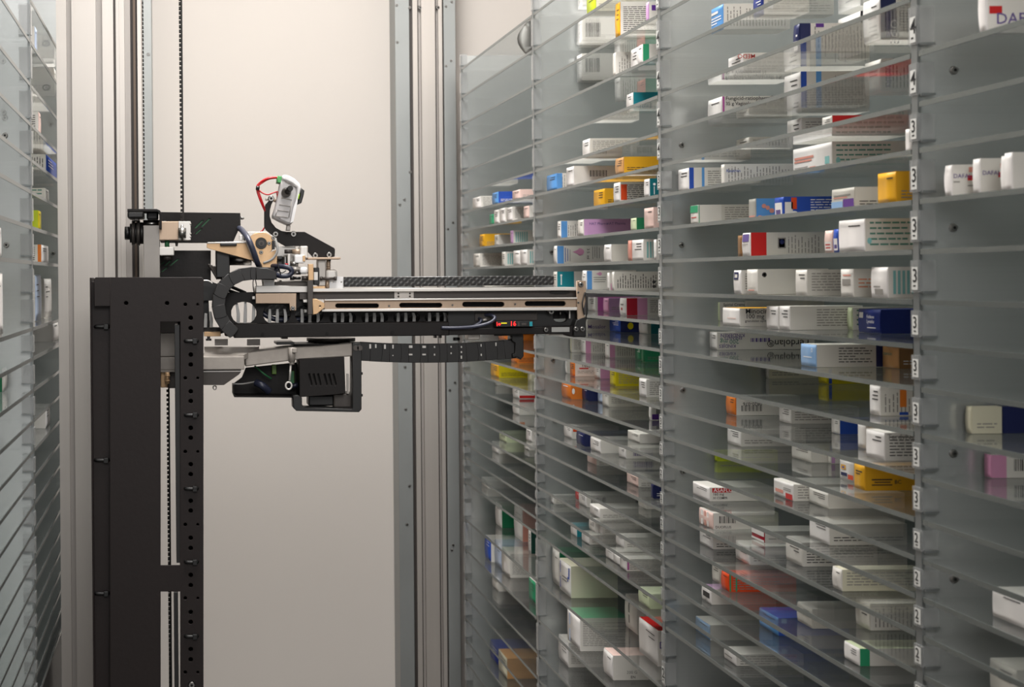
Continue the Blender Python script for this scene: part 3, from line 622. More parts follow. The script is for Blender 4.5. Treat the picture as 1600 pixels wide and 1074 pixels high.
bm = BM(); add_plate(bm, [[(399.5,458.5),(463,458.5),(463,485.5),(453,485.5),(452,474.5),(399.5,474.5)]], HY-.012, .003, 0, .0005); new_mesh('lower_bracket', bm, K['alu_warm'], hd); screw(457.5, 482, HY-.012, hd, .0030); pbox('hex_nut', 394, 463, 398.5, 468, HY-.012, .01, K['alu_light'], hd); pbox('hex_nut', 474, 468.5, 480, 473, HY-.012, .012, K['alu_light'], hd); pbox('hex_nut', 475, 484, 480, 489, HY-.012, .012, K['steel'], hd)
bm = BM(); add_plate(bm, [[(366,506.5),(702,503.2),(702,524.5),(366,528.5)]], HY-.02, .05, 0, .001); new_mesh('lower_rail', bm, K['black_paint'], hd)
for x, y in ((410,522.5),(511,520.5),(613,519.5)): 
    bm = BM(); c = P(x, y, HY-.02); add_cyl(bm, c, c - Vector((0,.0015,0)), .0022, 10); new_mesh('rivet', bm, K['black_hole'], hd)
pbox('rail_foot', 440, 527, 450, 530, HY-.01, .02, K['dark_anod'], hd)
pbox('pivot_screw', 351, 518, 358, 526, HY-.02, .02, K['dark_anod'], hd, .002)
# right-hand end of the arm
bm = BM(); add_plate(bm, [[(700,487),(838,485.5),(902,484.5),(902,520),(838,516),(700,520)], slot(864,486.5,888,503.5)], HY-.006, .012, 0, .0006); new_mesh('sensor_housing', bm, K['black_plastic'], hd)
bm = BM(); add_plate(bm, [[(700,514.5),(840,511),(914,509),(914,527),(896,527),(880,522),(700,524)]], HY-.018, .03, 0, .0008); new_mesh('end_block', bm, K['black_paint'], hd)
pbox('housing_window', 742, 489, 840, 501.5, HY-.0075, .002, K['dark_slot'], hd)
bm = BM(); add_tube(bm, [P(690,512.5,HY-.022), P(715,512.5,HY-.024), P(742,510.5,HY-.024), P(764,505,HY-.024), P(773,498,HY-.022), P(770,493.5,HY-.018), P(764,492,HY-.012), P(756,493,HY-.004)], 2.6*HY/FPX, 12); add_tube(bm, [P(738,511,HY-.018), P(748,506,HY-.018), P(752,500,HY-.016), P(748,497.5,HY-.006)], 2.3*HY/FPX, 12); new_mesh('blue_hose', bm, K['navy_hose'], hd)
bm = BM(); add_cyl(bm, P(754,500.5,HY-.010), P(760,499.5,HY-.010), 2*HY/FPX, 12); new_mesh('hose_fitting', bm, K['alu_light'], hd)
ds = pbox('display', 775.5, 502, 834, 511, HY-.024, .016, K['black_plastic'], hd, .0006)
bm = BM(); p = P(796.5, 509.3, HY-.0245); add_text(bm, '16', p, (1,0,0), (0,0,1), .0068, 0); new_mesh('display_digits', bm, K['red_led'], ds)
bm = BM(); c = P(780.5, 507, HY-.0245); add_cyl(bm, c, c + Vector((0,.001,0)), .0015, 12); add_pbox(bm, 776.3, 503.5, 777.2, 510, HY-.0245, .001); new_mesh('warning_light', bm, K['red_led'], ds)
pbox('level_bar', 783, 504.5, 792, 506, HY-.0245, .001, K['amber_led'], ds, .0001)
pbox('display_key', 809, 503.5, 812, 510, HY-.0245, .001, K['dark_anod'], ds, .0001); pbox('display_key', 815, 505, 822.5, 508.5, HY-.0245, .001, K['dark_anod'], ds, .0002); pbox('teal_key', 827.5, 503, 832, 510, HY-.0245, .001, K['teal_key'], ds, .0001)
bm = BM(); add_plate(bm, [[(901,439),(915.5,439),(915.5,470),(911,486),(916,500),(902,500)]], HY-.02, .003, 0, .0004); new_mesh('end_bracket', bm, K['alu_warm'], hd)
screw(907.5, 445, HY-.02, hd, .0036, .0025)
for y in (457, 473): screw(903.5, y, HY-.02, hd, .0015, .001)
bm = BM(); add_tube(bm, [P(914,457,HY-.022), P(917,470,HY-.024), P(916.5,490,HY-.024), P(914,505,HY-.022)], 1.2*HY/FPX, 8); add_tube(bm, [P(914,458,HY-.022), P(910,475,HY-.026), P(913,492,HY-.024)], 1.1*HY/FPX, 8); new_mesh('black_strap', bm, K['rubber'], hd)
bm = BM(); add_plate(bm, [[(901,500),(915.5,496),(916,526),(896.5,526.5),(896.5,512)]], HY-.024, .03, 0, .0008); new_mesh('end_foot', bm, K['black_plastic'], hd)
for x, y in ((899.8,514.5),(909.5,514.5)): screw(x, y, HY-.024, hd, .0034, .0025)
screw(852.5, 515.5, HY-.018, hd, .0034, .003); screw(860, 487, HY-.012, hd, .004, .005)
pbox('silver_sticker', 862, 511.5, 890, 519, HY-.0186, .001, K['sticker'], hd, .0001)
pbox('rail_pin', 889.5, 485, 891.2, 498, HY-.012, .003, K['alu_light'], hd, .0002); bm = BM(); add_cyl(bm, P(875.5,485,HY-.004), P(875.5,494,HY-.004), 2*HY/FPX, 12); new_mesh('guide_pin', bm, K['steel'], hd)
pbox('grey_foot', 731, 520, 750, 531, HY-.006, .02, K['alu'], hd, .001); pbox('grey_foot', 858, 520, 880, 524, HY-.012, .02, K['alu'], hd)
for x in (681, 688.5): pbox('small_foot', x-2, 524, x+2, 528.5, HY-.004, .01, K['dark_anod'], hd)
bm = BM(); add_cyl(bm, P(708,530,HY), P(718,530,HY), 2.6*HY/FPX, 12); new_mesh('link_eye', bm, K['black_plastic'], hd)
# turntable, casting arm, lower boxes
bm = BM(); c = P(517, 528, HY+.05); add_cyl(bm, P(517,528,HY+.05), P(517,533,HY+.05), 39*HY/FPX, 40); add_cyl(bm, P(517,533,HY+.05), P(517,538.5,HY+.05), 33*HY/FPX, 40)
for k in range(16):
    a = 2*PI*k/16; q = P(517,535.5,HY+.05) + Vector((math.cos(a)*.0275, math.sin(a)*.0275, 0)); add_cyl(bm, q - Vector((0,0,.002)), q + Vector((0,0,.002)), .0022, 10)
new_mesh('turntable', bm, K['dark_anod'], hd)
pbox('black_base', 432, 535, 460, 539, HY+.0, .05, K['black_plastic'], hd); pbox('black_base', 460, 537.5, 552, 540, HY+.004, .06, K['black_paint'], hd)
cast = thing('casting', None, None, (0,0,0)) if False else None
bm = BM(); add_pbox(bm, 240, 557.5, 382, 578.5, HY-.03, .07, 0, .0012); ca = new_mesh('cast_arm', bm, K['cast'], hd)
bm = BM(); add_plate(bm, [[(381,552),(452,543.5),(500,541.5),(552,536.5),(552,557),(468,562),(384,573),(382,558)]], HY-.012, .07, 0, .0014); new_mesh('arm_rib', bm, K['cast'], ca)
bm = BM(); a = [P(319,542,HY+.03), P(405,541.5,HY+.03), P(381,555,HY-.028), P(319,558,HY-.028)]
v = [bm.verts.new(q) for q in a] + [bm.verts.new(q - Vector((0,0,.006))) for q in a]
for f in ((0,1,2,3),(7,6,5,4),(0,4,5,1),(1,5,6,2),(2,6,7,3),(3,7,4,0)): bm.faces.new([v[i] for i in f])
bmesh.ops.recalc_face_normals(bm, faces=bm.faces[:]); new_mesh('arm_top', bm, K['cast'], ca)
bm = BM(); add_pbox(bm, 248, 496, 284, 521, HY-.03, .05); new_mesh('arm_clamp', bm, K['dark_anod'], hd)
bm = BM(); add_pbox(bm, 248, 521, 286, 557.5, HY-.03, .05, 0, .001); add_pbox(bm, 248, 578.5, 286, 582, HY-.03, .05); new_mesh('arm_block', bm, K['cast'], ca)
pbox('belt_anchor', 251, 580, 262, 606, HY-.02, .02, K['alu_tan'], hd, .001); pbox('belt_anchor', 262, 582, 280, 607, HY-.01, .02, K['dark_anod'], hd, .001)
bm = BM(); add_cyl(bm, P(261.5,582,HY-.03), P(261.5,600,HY-.03), 3.4*HY/FPX, 14); add_cyl(bm, P(261.5,586,HY-.03), P(261.5,589,HY-.03), 4.2*HY/FPX, 14); add_cyl(bm, P(261.5,594,HY-.03), P(261.5,596.5,HY-.03), 4.2*HY/FPX, 14); new_mesh('brass_stud', bm, K['alu_tan'], hd)
bm = BM(); add_plate(bm, [[(300,580.5),(377,580.5),(374,585),(350,602),(300,602)]], HY-.022, .05, 0, .0006); new_mesh('arm_channel', bm, K['dark_anod'], hd); pbox('channel_edge', 300, 579.5, 377, 581.5, HY-.024, .05, K['alu_light'], hd, .0002)
for x in (335.5, 386): pbox('plate_window', x, 530, x+20.5, 540, HY+.033, .002, K['groove'], hd, .0001)
pbox('amber_block', 319, 519, 345, 526, HY+.005, .03, K['alu_tan'], hd); bm = BM(); add_cyl(bm, P(326,526,HY), P(326,530,HY), 2.5*HY/FPX, 12); add_cyl(bm, P(326,529.5,HY), P(326,532.5,HY), 4.6*HY/FPX, 12); new_mesh('rubber_foot', bm, K['black_plastic'], hd)
bm = BM(); add_cyl(bm, P(456,543,HY-.018), P(456,566,HY-.018), 5.2*HY/FPX, 20); add_cyl(bm, P(456,565,HY-.018), P(456,570,HY-.018), 4*HY/FPX, 16); add_pbox(bm, 457, 544.5, 464, 551.5, HY-.026, .01, 0, .0006); eb = new_mesh('eyebolt_boss', bm, K['cast'], hd)
bm = BM(); add_cyl(bm, P(454.5,568,HY-.018), P(452.5,595,HY-.018), 1.7*HY/FPX, 12)
add_tube(bm, [P(451 + 4.6*math.cos(a), 603 + 5.6*math.sin(a), HY-.018) for a in [PI*2*k/14 - PI/2 for k in range(15)]], 1.5*HY/FPX, 10, 0, 3); new_mesh('eyebolt', bm, K['alu_light'], eb)
bm = BM(); add_tube(bm, [P(335.5 + 2.6*math.cos(a), 606 + 3*math.sin(a), HY-.01) for a in [PI*2*k/12 - PI/2 for k in range(13)]], .9*HY/FPX, 8, 0, 3); new_mesh('ring', bm, K['alu'], hd)
bm = BM(); add_plate(bm, [[(364.5,600),(378,590),(384,575),(470,566),(470,621),(367,620.5),(364.5,618)]], HY+.03, .004); add_plate(bm, [[(364.5,603),(366,603),(366,616),(369,619),(470,620),(470,622),(366,621),(364.5,618)]], HY-.01, .045); cb = new_mesh('cable_box', bm, K['black_paint'], hd)
bm = BM(); add_pbox(bm, 425, 570, 432, 585, HY+.022, .006); add_pbox(bm, 452, 580, 460, 600, HY+.02, .006, 1); new_mesh('circuit_parts', bm, [K['lime_plug'], K['pcb_green']], cb)
bm = BM(); add_tube(bm, [P(398,572,HY+.02), P(412,584,HY+.015), P(424,592,HY+.02)], 1.4*HY/FPX, 8); add_tube(bm, [P(364,600,HY), P(380,600,HY-.002), P(402,596,HY+.01)], 1.2*HY/FPX, 8, 1); new_mesh('loose_cables', bm, [K['pcb_green'], K['strap']], cb)
bm = BM()
add_tube(bm, [P(400,598,HY+.005), P(410,603,HY), P(420,612,HY+.005)], 6*HY/FPX, 12); add_cyl(bm, P(452,604,HY+.015), P(470,601,HY+.015), 4*HY/FPX, 14); new_mesh('blue_hose', bm, K['blue_hose'], cb)
vh = []
for x in (482,489,496,506,513,520): vh.append([(x,585),(x+2,584),(x+6,601),(x+4,603)])
bm = BM(); add_plate(bm, [[(468,561),(538,558),(540,615),(520,617.5),(468,621)]] + vh, HY-.016, .05, 0, .0006); new_mesh('vented_cover', bm, K['black_paint'], hd)
bm = BM(); add_pbox(bm, 480, 580, 526, 606, HY-.0125, .002); new_mesh('cover_inside', bm, K['black_hole'], hd)
bm = BM(); add_plate(bm, [[(458,618),(466,618),(472,622),(472,632),(475,637),(549,639.5),(551,637),(551,536),(565,536),(565,640),(561,644.5),(463,642.5),(458.5,638)]], HY-.02, .03, 0, .0008); new_mesh('loop_frame', bm, K['black_plastic'], hd)
for x, y in ((556,544),(562,544)): 
    bm = BM(); c = P(x, y, HY-.02); add_cyl(bm, c, c - Vector((0,.002,0)), .0034, 14); new_mesh('frame_bolt', bm, K['dark_anod'], hd)
for y in (584, 618): pbox('frame_knob', 564, y-2, 567, y+2, HY-.008, .006, K['black_plastic'], hd)
pbox('lower_motor', 521, 615, 552, 638, HY+.0, .035, K['dark_anod'], hd, .002); pbox('lower_motor', 482, 618, 522, 635, HY+.004, .03, K['black_plastic'], hd, .002)
pbox('frame_strut', 542, 584, 545.5, 616, HY-.004, .004, K['alu'], hd)
drag([(566,549.5),(600,551.5),(640,552.5),(680,552.5),(720,551.5),(760,549),(795,546.5),(806,545.5)], 29, HY+.0, .018, 16)
bm = BM()
for x, y, a, h in ((577,538,3,7),(586,538,2.4,6),(600,538.5,3,7),(613,539,2.2,6),(613,555,2,1.5),(639,540,5.5,4),(660,540.5,5.5,3.5),(639,553,5.5,2.5),(660,553,5.5,2.5),(678,541,2,3),(678,553,2,3),(704,541,2,2.5),(704,551,2,2.5),(720,541,2,3),(720,549,2,3),(720,556,2,5),(751,538,1.6,4),(751,553,2,3.5),(774,535.5,2,5.5)):
    add_plate(bm, [[(x,y),(x+a,y),(x+a,y+h),(x,y+h)]], HY-.0022, .0012, 0, .0001)
tag(new_mesh('chain_gap_plates', bm, K['alu_light'], hd), None)  # light plates standing in for openings where the pale wall shows through
bm = BM(); add_plate(bm, [[(800,522),(818,522),(818.5,557),(814,562),(808,558),(801,559),(801,553),(805,552),(805,536),(800,533)]], HY-.006, .024, 0, .0008); new_mesh('chain_bracket', bm, K['black_plastic'], hd)
pbox('chain_clip', 772, 521, 812, 525, HY-.01, .03, K['black_plastic'], hd)

# ------------------------------------------------------------------ medicine cartons on the glass
COL = dict(w='#dcd8d1', W='#eae6e3', g='#cbc7be', G='#a5a29b', k='#2a2a2e', o='#dd7a2c', y='#e3a824', Y='#c9b80e', l='#b7c52a', r='#c0201f', R='#a8182c', s='#d49080',
    b='#2a4fae', B='#1d2f7c', n='#1c2350', c='#5a94d0', u='#8fb3dc', t='#1c8592', T='#0f6f7a', e='#2f9468', E='#146b45', D='#17443a', p='#d092b4', m='#b3589c', v='#c79bc8', P='#5a2f86',
    i='#e7c9c0', a='#c4935e', A='#8a6540', x='#d8d3bb', q='#d94a1c', z='#b9c6dc', f='#cfd9b4', h='#7fb4b2')
NAME = dict(w='white', W='white', g='grey-white', G='grey', k='black', o='orange', y='amber yellow', Y='yellow', l='lime', r='red', R='crimson', s='salmon', b='blue', B='royal blue', n='navy', c='sky blue',
    u='pale blue', t='teal', T='dark teal', e='green', E='deep green', D='dark green', p='pink', m='magenta', v='lilac', P='purple', i='pale pink', a='tan', A='brown', x='cream', q='orange-red', z='ice blue', f='pale green', h='pale teal')
for k_, h_ in COL.items(): mat('card_' + k_, h_, .45, 0, .035, 25, spec=.35)
mat('print_dark', '#2a2727', .6); mat('print_grey', '#8b8781', .6); mat('print_green', '#4d7d6e', .6); mat('print_purple', '#5b4a86', .6); mat('print_red', '#b8302c', .6); mat('print_white', '#eeecec', .6); mat('print_blue', '#2f4fa0', .6); mat('print_orange', '#c67a58', .6)
PR = dict(d='print_dark', g='print_grey', e='print_green', P='print_purple', r='print_red', w='print_white', b='print_blue', o='print_orange')
CROP = {1:(700,0), 2:(700,250), 3:(700,500), 4:(700,774), 5:(1020,0), 6:(1020,280), 7:(1020,550), 8:(1020,774), 9:(1400,0), 0:(0,0)}
SC = 3.581
def to_px(c, x, y):
    if c == 0: return x, y
    return CROP[c][0] + x/SC, CROP[c][1] + y/SC
class Carton: pass
CARTONS = []
def box(bay, s, c, xl, xc, yt, yb, end, side, txt='', titles=(), desc=None, L=None, inset=None, marks=()):
    """one carton: bay and shelf it stands on; where the photograph shows its far edge (xl), near corner (xc),
    top and foot (yt, yb); colour of the end facing the aisle; bands of the side facing the camera"""
    k = Carton(); y0, y1, xs, sg, ph = BAYS[bay]; zs = HL if sg < 0 else HZ
    pxc, pyb = to_px(c, xc, yb); pxl, _ = to_px(c, xl, yb); _, pyt = to_px(c, xc, yt)
    U = lambda px, py: P(px, py, FPX)          # X and Z in pixels off the axis
    v = U(pxc, pyb).z - CAMZ; uu = abs(U(pxc, pyb).x)
    if abs(v) > 55:                            # well off the horizon the foot tells which shelf it stands on
        ins = lambda q: uu * (zs[q] - CAMZ) / v - abs(xs)
        lo = -.03 if abs(v) < 130 else -.006
        if not lo <= ins(s) <= .022:
            ok_ = [q for q in range(len(zs)) if (zs[q] - CAMZ) * v > 0 and ins(q) >= -.006]
            if ok_: s = min(ok_, key=ins)
    z = zs[s] - CAMZ
    i0 = .014 if inset is None else inset
    if inset is None and abs(v) > 55 and v*z > 0:
        Yc = z / v * FPX; i0 = uu * Yc / FPX - abs(xs)
        i0 = min(max(i0, .006), .16)
    Yc = (abs(xs) + i0) * FPX / uu
    Yc = min(max(Yc, y0 + .012), y1 - .016)
    i0 = uu*Yc/FPX - abs(xs)
    if i0 < .005: i0 = .005
    Yf = (abs(xs) + i0) * FPX / abs(U(pxl, pyb).x)
    Yf = min(max(Yf, Yc + .010), y1 - .008)
    k.bay, k.s, k.Yc, k.Yf, k.i, k.sg, k.xs = bay, s, Yc, Yf, i0, sg, xs
    k.h = (pyb - pyt) * Yc / FPX
    gap = (zs[s-1] if s else zs[s] + .06) - GT - zs[s]
    if k.h > gap - .002: print('TALL', bay, s, c, xl, xc, yt, yb, round(k.h, 4), round(gap, 4))
    k.h = max(.008, min(k.h, gap - .003))
    k.z = zs[s] + .0003
    k.m = Yc / FPX / (1 if c == 0 else SC)     # metres per picture unit on the side face
    k.end, k.txt, k.titles, k.xc, k.yb, k.yt, k.marks = end, txt, titles, xc, yb, yt, marks
    k.bands = []
    for part in side.split(','):
        cc, _, xe = part.partition(':'); k.bands.append((cc, abs(float(xe) - xc) * k.m if xe else None))
    last = k.bands[-1][1]
    k.L = L if L else max(.075, min(.15, last or .09))
    k.desc = desc; k.top = None; k.em = (); k.et = (); k.key = (bay, c, xl); CARTONS.append(k); return k
def build_carton(k, label, rnd):
    sg = k.sg; Wd = k.Yf - k.Yc; h = k.h; L = k.L
    loc = (k.xs + sg*k.i, k.Yc, k.z)
    mats = []; idx = {}
    def mi(n):
        if n not in idx: idx[n] = len(mats); mats.append(MATS[n])
        return idx[n]
    bm = BM()
    X = (lambda u: u) if sg > 0 else (lambda u: -u)          # u runs inward from the aisle end
    def quad(pts, m_):
        f = bm.faces.new([bm.verts.new(p) for p in pts]); f.material_index = m_; return f
    def side_q(u0, u1, z0, z1, m_, lift=0.0):
        a, b = X(u0), X(u1)
        if a > b: a, b = b, a
        quad(((a,-lift,z0),(b,-lift,z0),(b,-lift,z1),(a,-lift,z1)), m_)
    u = 0; bands = []
    for n_, (cc, e) in enumerate(k.bands):
        e = L if (e is None or n_ == len(k.bands)-1) else min(e, L - .002)
        if e > u + .0005: bands.append((cc, u, e)); u = e
    if not bands: bands = [(k.bands[-1][0], 0, L)]
    for cc, a, b in bands: side_q(a, b, 0, h, mi('card_' + cc))
    base = max(bands, key=lambda q: q[2]-q[1])[0]; mb = mi('card_' + base); me_ = mi('card_' + k.end)
    def both(ps, m_): quad(ps if sg > 0 else ps[::-1], m_)
    xL = X(L)
    both(((0,0,h),(xL,0,h),(xL,Wd,h),(0,Wd,h)), mi('card_' + k.top) if k.top else mb); both(((0,Wd,0),(xL,Wd,0),(xL,0,0),(0,0,0)), mb)
    both(((xL,Wd,0),(0,Wd,0),(0,Wd,h),(xL,Wd,h)), mb); both(((xL,0,0),(xL,Wd,0),(xL,Wd,h),(xL,0,h)), mb); both(((0,Wd,0),(0,0,0),(0,0,h),(0,Wd,h)), me_)
    ez = .00012
    cc, ua, ub = max(bands, key=lambda q: q[2]-q[1])
    dark = cc in 'bBnTtDEkPrRAm'
    m_ink = mi(PR['w'] if dark else ('print_grey' if rnd.random() < .75 else 'print_dark'))
    used = []
    if k.titles:
        used = [abs(t_[1] - k.xc)*k.m for t_ in k.titles]
    def lines(u0, u1, z0, z1, m_, pitch=.0027, th=.0009):
        z = z1 - th
        while z > z0:
            a = u0; end = u0 + (u1-u0)*rnd.choice((1, 1, .95, .8, .5))
            while a < end:
                b = min(a + rnd.uniform(.003, .009), end)
                if b - a > .001: side_q(a, b, z, z+th, m_, ez)
                a = b + .0012
            z -= pitch
    def columns(u0, u1, z0, z1, m_, pitch=.0036, th=.0011):
        a = u0
        while a < u1:
            b = z0; top = z0 + (z1-z0)*rnd.choice((1, .9, .8, .6))
            while b < top:
                e = min(b + rnd.uniform(.003, .008), top); side_q(a, a+th, b, e, m_, ez); b = e + .0011
            a += pitch
    def bars(u0, u1, z0, z1, m_):
        a = u0
        while a < u1:
            ww = rnd.choice((.0005, .0008, .0013)); side_q(a, a+ww, z0, z1, m_, ez); a += ww + rnd.choice((.0006, .001))
    a, b = ua + .004, ub - .004
    b = min(b, a + .075)
    if 'l' in k.txt: a += min(.03, (b-a)*.35)
    if b - a > .008:
        if 'g' in k.txt: lines(a, b, h*.1, h*.9, mi('print_green'), .0048, .0016)
        if 'o' in k.txt: lines(a, b, h*.3, h*.65, mi('print_orange'), .0034, .0012)
        if 't' in k.txt: lines(a, b, h*.14, h*.86, m_ink)
        if 'T' in k.txt: lines(a, b, h*.12, h*.38, m_ink)
        if 'v' in k.txt: columns(a, b, h*.12, h*.88, m_ink)
        if 'b' in k.txt: bars(a + .002, min(a + .026, b), h*.3, h*.82, mi('print_dark'))
        if 'B' in k.txt: bars(a + .006, min(a + .034, b), h*.25, h*.8, mi('print_purple'))
        if 's' in k.txt:
            q = a
            while q < min(a + .022, b): side_q(q, q + .0024, h*.12, h*.88, mi('card_h'), ez); q += .004
    for mk in k.marks:                         # (x0, y0, x1, y1, colour) rectangles printed where the photograph shows them
        u0, u1 = sorted((abs(mk[0]-k.xc)*k.m, abs(mk[2]-k.xc)*k.m)); z0, z1 = (k.yb - mk[3])*k.m, (k.yb - mk[1])*k.m
        z0, z1 = max(z0, .0005), min(z1, h-.0003); u1 = min(u1, L-.001)
        if len(mk) > 5 and mk[5] == 'o':
            n = 18; cu, cz = (u0+u1)/2, (z0+z1)/2
            f = [(X(cu + (u1-u0)/2*math.cos(2*PI*i/n)), -ez*1.6, cz + (z1-z0)/2*math.sin(2*PI*i/n)) for i in range(n)]
            quad(f if sg > 0 else f[::-1], mi(mk[4]))
        elif len(mk) > 5 and mk[5] == 'd':     # a drop lying on its side
            n = 20; cu, cz = u0*.42 + u1*.58, (z0+z1)/2; f = []
            for i in range(n):
                t_ = 2*PI*i/n; rr = 1.0
                q = cu + (u1-u0)*.42*math.cos(t_); 
                if math.cos(t_) < 0: q = cu + (u0-cu)*(-math.cos(t_))**2.2
                f.append((X(q), -ez*1.6, cz + (z1-z0)/2*math.sin(t_)*(1 if math.cos(t_) > 0 else (1+math.cos(t_))**.6)))
            quad(f, mi(mk[4]))
        elif z1 > z0 and u1 > u0: side_q(u0, u1, z0, z1, mi(mk[4]), ez*1.4)
    for t_ in k.titles:                        # (text, x, y, size, ink, flipped)
        tx, x, y, sz, ink = t_[:5]; flip = len(t_) > 5 and t_[5]
        u0 = (x - k.xc)*k.m; zz = (k.yb - y)*k.m; sz = sz*k.m
        if flip == 'v': add_text(bm, tx, (X(0) + u0, -ez*2, zz), (0,0,1), (-1,0,0), sz, mi(PR[ink]), .00002)
        elif flip == 'V': add_text(bm, tx, (X(0) + u0, -ez*2, zz), (0,0,-1), (1,0,0), sz, mi(PR[ink]), .00002)
        elif flip: add_text(bm, tx, (X(0) + u0, -ez*2, zz), (-1,0,0), (0,0,-1), sz, mi(PR[ink]), .00002)
        else: add_text(bm, tx, (X(0) + u0, -ez*2, zz), (1,0,0), (0,0,1), sz, mi(PR[ink]), .00002)
    me = bpy.data.meshes.new('medicine_carton'); bm.to_mesh(me); bm.free()
    for m_ in mats: me.materials.append(m_)
    o = bpy.data.objects.new('medicine_carton', me); C.objects.link(o); o.location = loc
    o.rotation_euler = (0, 0, 0)
    tag(o, label, 'medicine box', 'medicine cartons on the glass shelves')
    # the tuck flap: the slightly bowed cardboard end that faces the aisle
    bow = min(.0014, h*.04) * rnd.choice((.15, .4, .7, 1.1)); mats2 = [MATS['card_' + k.end], MATS['print_dark'] if k.end not in 'bBnTEDkPrR' else MATS['print_white'], MATS['card_W']]
    bm = BM(); n = 6; rows = []
    for i in range(n+1):
        q = i/n; xx = -X(.0004 + bow*math.sin(PI*q))
        rows.append([bm.verts.new((xx, .0005, h*(.02 + .96*q))), bm.verts.new((xx, Wd-.0005, h*(.02 + .96*q)))])
    back = [[bm.verts.new((-X(.0001), .0005, h*(.02+.96*i/n))), bm.verts.new((-X(.0001), Wd-.0005, h*(.02+.96*i/n)))] for i in range(n+1)]
    for i in range(n):
        bm.faces.new((rows[i][0], rows[i+1][0], rows[i+1][1], rows[i][1])).smooth = True
        bm.faces.new((back[i][0], back[i+1][0], rows[i+1][0], rows[i][0])); bm.faces.new((rows[i][1], rows[i+1][1], back[i+1][1], back[i][1]))
    bm.faces.new((back[-1][0], back[-1][1], rows[-1][1], rows[-1][0])); bm.faces.new((rows[0][0], rows[0][1], back[0][1], back[0][0]))
    bmesh.ops.recalc_face_normals(bm, faces=bm.faces[:])
    bulge = lambda z: -X(.0006 + bow*math.sin(PI*min(max(z/h, 0), 1)) + .0002)
    def emi(n):
        if MATS[n] not in mats2: mats2.append(MATS[n])
        return mats2.index(MATS[n])
    for a, z0, b, z1, cc in k.em:              # printed patches; a and b run from the far edge
        ya, yb_ = Wd*(1-a), Wd*(1-b)
        f = bm.faces.new([bm.verts.new(p) for p in ((bulge(h*z0),ya,h*z0),(bulge(h*z0),yb_,h*z0),(bulge(h*z1),yb_,h*z1),(bulge(h*z1),ya,h*z1))]); f.material_index = emi(cc)
    for tx, a, z0, sz, cc in k.et: add_text(bm, tx, (bulge(h*z0) - X(.0004), Wd*(1-a), h*z0), (0,-sg,0), (0,0,1), h*sz, emi(cc), .00002)
    if Wd > .016 and h > .012 and not k.em and not k.et:
        z = h*.78
        for q in range(rnd.randint(1, 3)):
            xx = -X(.0006 + bow*math.sin(PI*(z/h)) + .0002); ya = Wd*.15; yb_ = Wd*(.15 + rnd.uniform(.3, .6))
            f = bm.faces.new([bm.verts.new(p) for p in ((xx,ya,z),(xx,yb_,z),(xx,yb_,z+min(.0011,h*.04)),(xx,ya,z+min(.0011,h*.04)))]); f.material_index = 1; z -= h*.13
    me2 = bpy.data.meshes.new('end_flap'); bm.to_mesh(me2); bm.free()
    for m_ in mats2: me2.materials.append(m_)
    f = bpy.data.objects.new('end_flap', me2); C.objects.link(f); f.parent = o
    return o
def deco(bay, c, xl, top=None, em=(), et=()):
    for k in CARTONS:
        if k.key == (bay, c, xl): k.top = top; k.em = em; k.et = et; return
    raise KeyError((bay, c, xl))
B = box
# wide bay
B('C',3,5,330,397,22,165,'c','w:600','v')
B('C',3,5,568,622,-40,85,'B','g:760','t',marks=((570,20,600,50,'print_white'),))
B('C',4,5,425,508,297,415,'W','w:740','T',(('MEDO',575,305,30,'r',1),))
B('C',4,5,758,826,132,290,'n','n:884,w:1030','v',marks=((913,130,958,155,'card_P'),))
B('C',4,5,1040,1165,38,300,'W','k:1180,g:1300','t')
B('C',4,5,1182,1275,-20,215,'W','n:1362,w:1500','t',(('ODE',1330,110,56,'w','V'),))
B('C',5,5,313,390,540,692,'W','w:780','T',(('Fungicid-ratiopharm® 1%',408,562,26,'d'),('35 g Vaginalcreme N',408,590,23,'d')),marks=((378,540,391,640,'card_m'),))
B('C',5,5,740,830,345,605,'W','b:862,w:915,c:945,g:1200','v')
B('C',5,5,1190,1280,330,515,'w','w:1460','v',(('NSIDINE',1335,490,32,'P','v'),))
B('C',6,5,470,542,768,880,'w','g:760','t')
B('C',6,5,755,835,660,830,'W','w:950','t')
B('C',6,5,950,1005,648,740,'w','r:1450','',desc='flat red carton with white end')
B('C',7,5,145,205,940,1072,'W','b:230,w:275,c:290,w:395','t')
B('C',7,5,395,404,920,1040,'w','w:785','v',(('Keutren',412,965,20,'b'),))
B('C',7,5,788,1005,777,965,'W','g:1430','g',marks=((960,880,985,920,'card_h','o'),))
B('C',7,5,1422,1452,720,850,'W','w:1470')
B('C',8,6,215,258,145,255,'w','w:385,g:545','t',marks=((258,140,262,255,'card_e'),))
B('C',8,6,540,580,110,225,'G','c:690','',marks=((610,140,635,165,'card_s','o'),(632,150,655,175,'card_s','o'),(652,165,680,192,'card_s','o'),(586,205,615,225,'card_s','o')),desc='blue carton with pink beads')
B('C',8,6,685,737,100,210,'b','b:1000','tl',marks=((775,105,806,170,'card_q'),(690,130,735,210,'card_W'),(770,180,812,212,'print_white','o')),desc='royal blue carton with an orange square')
B('C',8,6,1005,1133,45,170,'g','w:1260','T')
B('C',8,6,1262,1365,-35,140,'y','y:1470','T',inset=.010)
B('C',9,6,478,503,318,437,'A','w:540')
B('C',9,6,505,550,305,437,'W','r:637,g:965','vl',marks=((700,335,745,395,'print_grey'),(706,342,739,389,'card_g'),(712,345,735,372,'card_n','o')),desc='grey carton with a broad red band')
B('C',9,6,967,1012,290,417,'i','w:1045','',marks=())
B('C',9,6,1013,1045,280,413,'b','w:1090')
